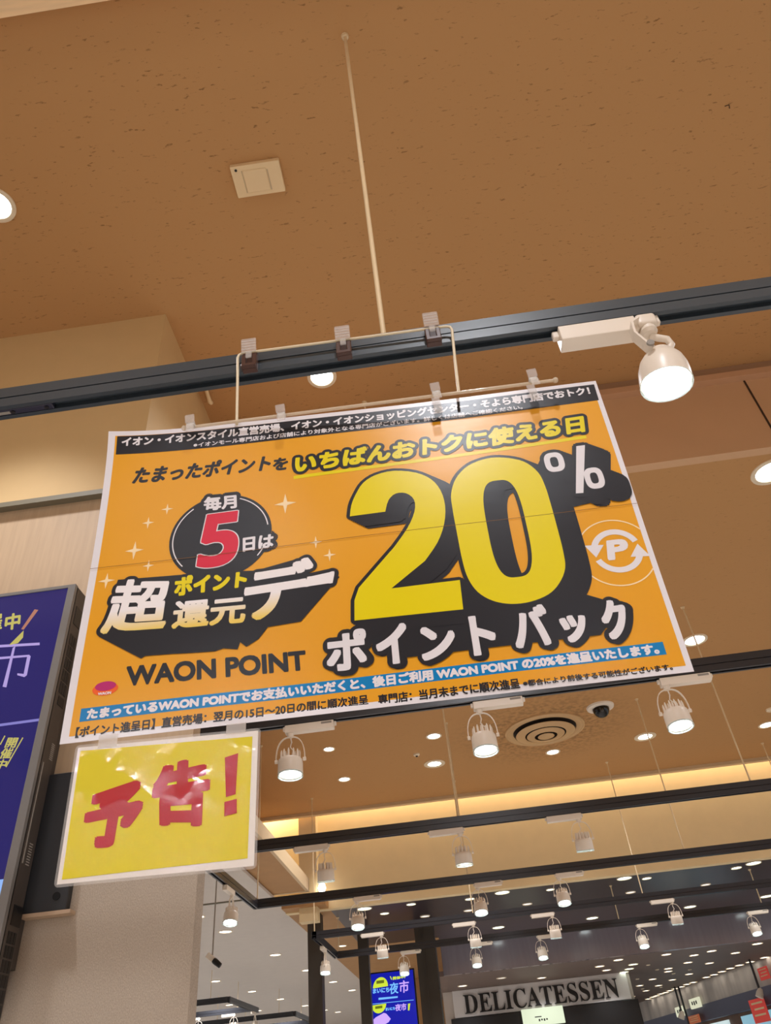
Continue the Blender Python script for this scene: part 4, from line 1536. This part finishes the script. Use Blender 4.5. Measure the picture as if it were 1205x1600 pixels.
sprint('screen_ticks', S_YEL, sc1, YS, [('p', [(35, 1152), (36.5, 1153), (10, 1199), (8.5, 1198)]), ('p', [(7, 1149), (8.5, 1150), (1, 1164), (-.5, 1163)])], 0.6)
sprint('screen_picture', S_CYAN, sc1, YS, [('p', [(-40, 1380), (10, 1373), (6, 1402), (2, 1420), (-40, 1430)])], 0.6)
# grilles and sockets on the monitor's right flank
XS = TX1
for (z0, z1, n) in ((2.655, 2.880, 5), (1.765, 1.965, 6)):
    bm = B()
    for k in range(n):
        a0_ = z0 + (z1 - z0) * k / n
        a1_ = a0_ + (z1 - z0) / n * .86
        for j in range(3):
            y0_ = TY0 + .035 + j * .016
            box(bm, XS - .002, XS + .0012, y0_, y0_ + .012, a0_, a1_)
    mesh_obj('vent_grille', bm, M_BLACK, tv)
for (ya, yb, za, zb) in ((.036, .086, 2.915, 2.985), (.036, .086, 1.975, 2.025), (.040, .080, 2.615, 2.645)):
    bm = B()
    box(bm, XS - .002, XS + .0015, TY0 + ya, TY0 + yb, za, zb)
    mesh_obj('socket', bm, M_BLACK, tv)
bm = B()
box(bm, XS - .002, XS + .002, TY0 + .030, TY0 + .034, 2.13, 2.42)
for k in range(9):
    box(bm, XS - .002, XS + .0012, TY0 + .050, TY0 + .068, 2.13 + k * .007, 2.133 + k * .007)
    box(bm, XS - .002, XS + .0012, TY0 + .060, TY0 + .078, 2.44 + k * .006, 2.443 + k * .006)
mesh_obj('side_print', bm, M_WHITELABEL, tv)
# black plate on the wall behind the monitor
mp_ = thing('mounting_plate', 'black mounting plate on the woven wall between the monitor and the yellow notice', 'mounting plate', (-1.25, 2.22, 2.2))
bm = B()
bevel_box(bm, -1.42, -1.118, 2.205, 2.233, 2.012, 2.408, 0.002, 1)
mesh_obj('plate', bm, M_PLATE, mp_)
bm = B()
lathe(bm, [(0, 0), (.011, 0), (.011, .002), (0, .002)], 18, Matrix.Translation((-1.150, 2.2045, 2.05)) @ Matrix.Rotation(PI / 2, 4, 'X'))
mesh_obj('bolt_hole', bm, mat('black_hole', rgb(6, 6, 6), 0.9), mp_)
bm = B()
box(bm, -1.42, -1.100, 2.200, 2.233, 2.002, 2.012)
mesh_obj('ledge', bm, mat('beige_ledge', rgb(186, 158, 130), 0.5), mp_)

# blue sign screen between the dark columns
ds = thing('signage_screen', 'bright blue upright sign screen hung between two dark columns', 'screen', (-1.0, 10.2, 2.27))
SY = 10.2
bm = B()
box(bm, -1.275, -0.72, SY, SY + .06, 1.75, 2.785)
mesh_obj('housing', bm, M_BLACK, ds)
V_BLUE = scr('vivid_screen_blue', rgb(22, 30, 170), 1.0)
V_CYAN = scr('vivid_screen_cyan', rgb(120, 190, 255), 1.1)
V_LILAC = scr('vivid_screen_lilac', rgb(206, 170, 255), 1.1)
V_LIME = scr('vivid_screen_lime', rgb(206, 226, 60), 1.1)
V_DARK = scr('vivid_screen_olive', rgb(110, 120, 30), 0.9)
bm = B()
box(bm, -1.257, -0.735, SY - .006, SY, 1.77, 2.77)
s2 = mesh_obj('screen', bm, V_BLUE, ds)
Z2 = lambda x, y: (570 + x / 13.39, 1515 + y / 13.39)
YY = SY - .006
arcp = [Z2(330 + 158 * math.cos(math.radians(a)), 370 - 210 * math.sin(math.radians(a)) - 26 * math.cos(math.radians(a))) for a in range(0, 181, 12)]
arcb = [Z2(300 + 150 * math.cos(math.radians(a)), 730 + 185 * math.sin(math.radians(a)) - 22 * math.cos(math.radians(a))) for a in range(0, 181, 12)]
sprint('screen_emblem', V_LIME, s2, YY, [('p', arcp), ('p', arcb), ('t', '開催中', (Z2(590, 150), Z2(815, 130), Z2(815, 180), Z2(590, 215)), .25),
                                         ('p', [Z2(525, 140), Z2(545, 140), Z2(572, 205), Z2(555, 212)]), ('p', [Z2(850, 110), Z2(866, 115), Z2(838, 180), Z2(826, 175)]),
                                         ('p', [Z2(905, 715), Z2(955, 705), Z2(935, 855), Z2(905, 855)])], 1)
sprint('screen_emblem_print', V_DARK, s2, YY, [('p', [Z2(245, 235), Z2(405, 215), Z2(405, 280), Z2(245, 300)]), ('p', [Z2(220, 770), Z2(370, 750), Z2(370, 805), Z2(220, 825)])], 3)
sprint('screen_title', V_CYAN, s2, YY, [('t', 'まいにち', (Z2(175, 405), Z2(510, 370), Z2(510, 465), Z2(175, 500)), .35), ('t', '夜', (Z2(520, 285), Z2(700, 262), Z2(700, 490), Z2(520, 515)), .35),
                                        ('t', 'まいにち', (Z2(440, 800), Z2(630, 780), Z2(630, 840), Z2(440, 860)), .25),
                                        ('p', [Z2(120, 720), Z2(1025, 628), Z2(1025, 640), Z2(120, 732)]),
                                        ('p', [Z2(290, 590), Z2(690, 555), Z2(690, 590), Z2(290, 635)])], 1)
sprint('screen_title_end', V_LILAC, s2, YY, [('t', '市', (Z2(725, 240), Z2(920, 215), Z2(920, 470), Z2(725, 490)), .35)], 1)
sprint('screen_subtitle', V_LILAC, s2, YY, [('t', '夜市', (Z2(640, 730), Z2(870, 700), Z2(870, 850), Z2(640, 865)), .3)], 1)
sprint('screen_picture', V_LILAC, s2, YY, [('p', [Z2(140, 1090), Z2(230, 1000), Z2(400, 905), Z2(450, 920), Z2(545, 1030), Z2(500, 1100), Z2(400, 1160), Z2(150, 1160)])], 1)

# ------------------------------------------------------------------ delicatessen counter front
DY = 13.5
struct('wall_counter', box(B(), -0.55, 2.30, DY + .02, DY + .5, 2.18, HB), M_WHITECEIL)
bd = thing('shop_sign', 'long pale signboard reading DELICATESSEN in black serif letters', 'sign', (0.9, DY, 2.7))
bm = B()
tl, trr, br, bl = at(708, 1545, Y=DY), at(968, 1507, Y=DY), at(990, 1560, Y=DY), at(708, 1593, Y=DY)
bm = B()
bevel_box(bm, -0.40, 2.24, DY - .08, DY + .02, 2.487, HB - .002, .004, 1)
mesh_obj('board', bm, M_SIGNBOARD, bd)


def deli_map(y0):
    return lambda u, v, d=0.0: Vector((u / 1000, y0, v / 1000))


V, F = glyphs('𝐃𝐄𝐋𝐈𝐂𝐀𝐓𝐄𝐒𝐒𝐄𝐍')
q = [at(*p, Y=DY - .1) for p in ((724, 1552), (968, 1530), (970, 1558), (727, 1585))]
lx0, lx1, lz0, lz1 = q[3].x, q[2].x, (q[3].z + q[2].z) / 2, (q[0].z + q[1].z) / 2
bm = B()
t_ = bmesh.new()
vs = [t_.verts.new((lx0 + a * (lx1 - lx0), 0, lz0 + b * (lz1 - lz0))) for a, b in V]
for f_ in F:
    try:
        t_.faces.new([vs[i] for i in f_])
    except ValueError:
        pass
bmesh.ops.remove_doubles(t_, verts=t_.verts, dist=1e-5)
r_ = bmesh.ops.extrude_face_region(t_, geom=t_.faces[:])
bmesh.ops.translate(t_, vec=(0, -.03, 0), verts=[e for e in r_['geom'] if isinstance(e, bmesh.types.BMVert)])
bmesh.ops.translate(t_, vec=(0, DY - .082, 0), verts=t_.verts)
bmesh.ops.recalc_face_normals(t_, faces=t_.faces)
mesh_obj('sign_lettering', t_, M_LETTER, bd)
bm = B()
bevel_box(bm, -0.46, 2.32, DY - .12, DY + .02, 2.16, 2.480, .004, 1)
tag(mesh_obj('counter_canopy', bm, M_LETTER), 'dark canopy band below the DELICATESSEN sign', 'canopy')
ls = thing('menu_lightbox', 'small glowing white light box on the dark band below the serif sign', 'sign', (0.85, DY - .14, 2.37))
a_, b_ = at(815, 1583, Y=DY - .14), at(884, 1598, Y=DY - .14)
bm = B()
bevel_box(bm, a_.x, b_.x, DY - .16, DY - .12, b_.z - .0, a_.z + .04, .004, 1)
mesh_obj('light_panel', bm, scr('lightbox_glow', rgb(226, 236, 206), 1.0), ls)
bm = B()
for k in range(4):
    xx = a_.x + (b_.x - a_.x) * (.38 + .06 * k)
    box(bm, xx, xx + .022, DY - .162, DY - .159, b_.z + .05 + .008 * (k % 2), b_.z + .078)
box(bm, a_.x + (b_.x - a_.x) * .30, a_.x + (b_.x - a_.x) * .46, DY - .162, DY - .159, b_.z + .10, b_.z + .112)
mesh_obj('print', bm, M_LETTER, ls)
# lit menu screens inside the counter
for (x0, x1, z0, z1, c, e, lab) in ((1.78, 2.06, 1.85, 2.12, (226, 244, 244), 1.2, 'bright white menu screen at the right of the counter opening'),
                                    (1.40, 1.56, 1.85, 2.10, (60, 140, 255), 1.0, 'bright blue menu screen in the counter opening'),
                                    (0.62, 1.08, 1.85, 2.10, (110, 160, 200), 0.6, 'pale blue menu screen under the light box')):
    bm = B()
    bevel_box(bm, x0, x1, DY + .7, DY + .74, z0, z1, .004, 1)
    tag(mesh_obj('menu_screen', bm, scr('menu_screen_glow', rgb(*c), e)), lab, 'screen')

# ------------------------------------------------------------------ shop fronts at right
def on_wall(s, z0, z1, w_, dep, m, name, lab, cat, parts=None, out=0.02):
    bm = B()
    bevel_box(bm, s, s + w_, out, out + dep, z0, z1, .003, 1, WM)
    return tag(mesh_obj(name, bm, m), lab, cat)


def sgn(px, py):
    d = Vector(((px - 602.5) / FPX, -(py - 800) / FPX, -1.0))
    r = Vector([sum(CAM_R[i][j] * d[j] for j in range(3)) for i in range(3)])
    n = Vector((wd.y, -wd.x, 0)).normalized()
    t = (n.dot(w0 - CAM_O + Vector((0, 0, 1.5)) * 0)) / n.dot(r)
    p = CAM_O + r * t
    return (p - w0).dot(wd.normalized()), p.z


M_SIGNWHITE = scr('shop_sign_white', rgb(226, 226, 196), 0.9)
for k, (px, py, w_) in enumerate(((1090, 1567, .42), (1067, 1580, .40))):
    s_, z_ = sgn(px, py)
    t = thing('square_sign', ('nearer', 'farther')[k] + ' pale square sign on the blue-grey band of the shop fronts', 'sign', tuple(WM @ Vector((s_, .05, z_))))
    bm = B()
    bevel_box(bm, s_ - w_ / 2, s_ + w_ / 2, .02, .06, z_ - .075, z_ + .075, .004, 1, WM)
    mesh_obj('panel', bm, M_SIGNWHITE, t)
    bm = B()
    for i in range(3):
        box(bm, s_ - .12 + i * .09, s_ - .07 + i * .09, .06, .063, z_ - .02 - .01 * (i % 2), z_ + .03, WM)
    mesh_obj('marks', bm, M_LETTER, t)
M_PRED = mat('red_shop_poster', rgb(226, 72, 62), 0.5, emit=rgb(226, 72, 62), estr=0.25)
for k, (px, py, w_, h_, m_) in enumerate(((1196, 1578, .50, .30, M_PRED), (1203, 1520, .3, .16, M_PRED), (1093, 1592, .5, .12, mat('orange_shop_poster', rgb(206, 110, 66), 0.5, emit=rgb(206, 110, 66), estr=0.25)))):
    s_, z_ = sgn(px, py)
    t = thing('shop_poster', ('red poster hung over the nearest shop opening', 'red hanging flag at the right edge below the downlight row',
                              'orange poster in the second shop opening')[k], 'poster', tuple(WM @ Vector((s_, .12, z_))))
    bm = B()
    bevel_box(bm, s_ - w_ / 2, s_ + w_ / 2, .09, .10, z_ - h_ / 2, z_ + h_ / 2, .002, 1, WM)
    mesh_obj('sheet', bm, m_, t)
    bm = B()
    for i in range(3):
        box(bm, s_ - w_ * .36, s_ + w_ * (.36 - .1 * (i % 2)), .1001, .1015, z_ + h_ * (.28 - .25 * i), z_ + h_ * (.36 - .25 * i), WM)
    mesh_obj('printed_rows', bm, M_CREAMINK, t)
M_SHOPLIT = scr('lit_shop_window', rgb(150, 206, 226), 0.7)
M_SHOPLIT2 = scr('lit_shop_window_pale', rgb(206, 226, 226), 0.9)
for k, (px, w_, m_) in enumerate(((1178, 1.2, M_SHOPLIT), (1112, .8, M_SHOPLIT2), (1072, .7, M_SHOPLIT))):
    s_, z_ = sgn(px, 1590)
    on_wall(s_ - w_ / 2, 0.3, 2.22, w_, .03, m_, 'shop_window', ('lit pale blue shop window nearest the right edge', 'lit whitish shop window in the middle of the shop fronts',
                                                               'lit blue shop window, farthest along the shop fronts')[k], 'shop window', out=-.115)
for k, (px, py) in enumerate(((1080, 1560), (1196, 1500))):
    s_, z_ = sgn(px, py)
    p_ = WM @ Vector((s_, .25, 0))
    t = thing('hanging_spotlight', ('small white spotlight on twin dark poles before the grey shop band', 'small white spotlight hanging on a wire at the right edge')[k], 'spotlight', (p_.x, p_.y, 2.5))
    bm = B()
    tube(bm, [(p_.x, p_.y, 2.42), (p_.x, p_.y, HB)], .018, 8)
    if k == 0:
        tube(bm, [(p_.x + .07, p_.y, 2.1), (p_.x + .07, p_.y, HB)], .018, 8)
    mesh_obj('pole', bm, M_BLACKTRACK, t)
    bm = B()
    lathe(bm, [(0, .05), (.03, .04), (.05, -.02), (.055, -.08), (0, -.08)], 16, Matrix.Translation((p_.x, p_.y, 2.42)) @ Matrix.Rotation(.5, 4, 'Y'))
    mesh_obj('lamp_head', bm, M_WHITE, t, smooth=True)

# tidy helper properties
for o in bpy.data.objects:
    if '_wloc' in o:
        del o['_wloc']
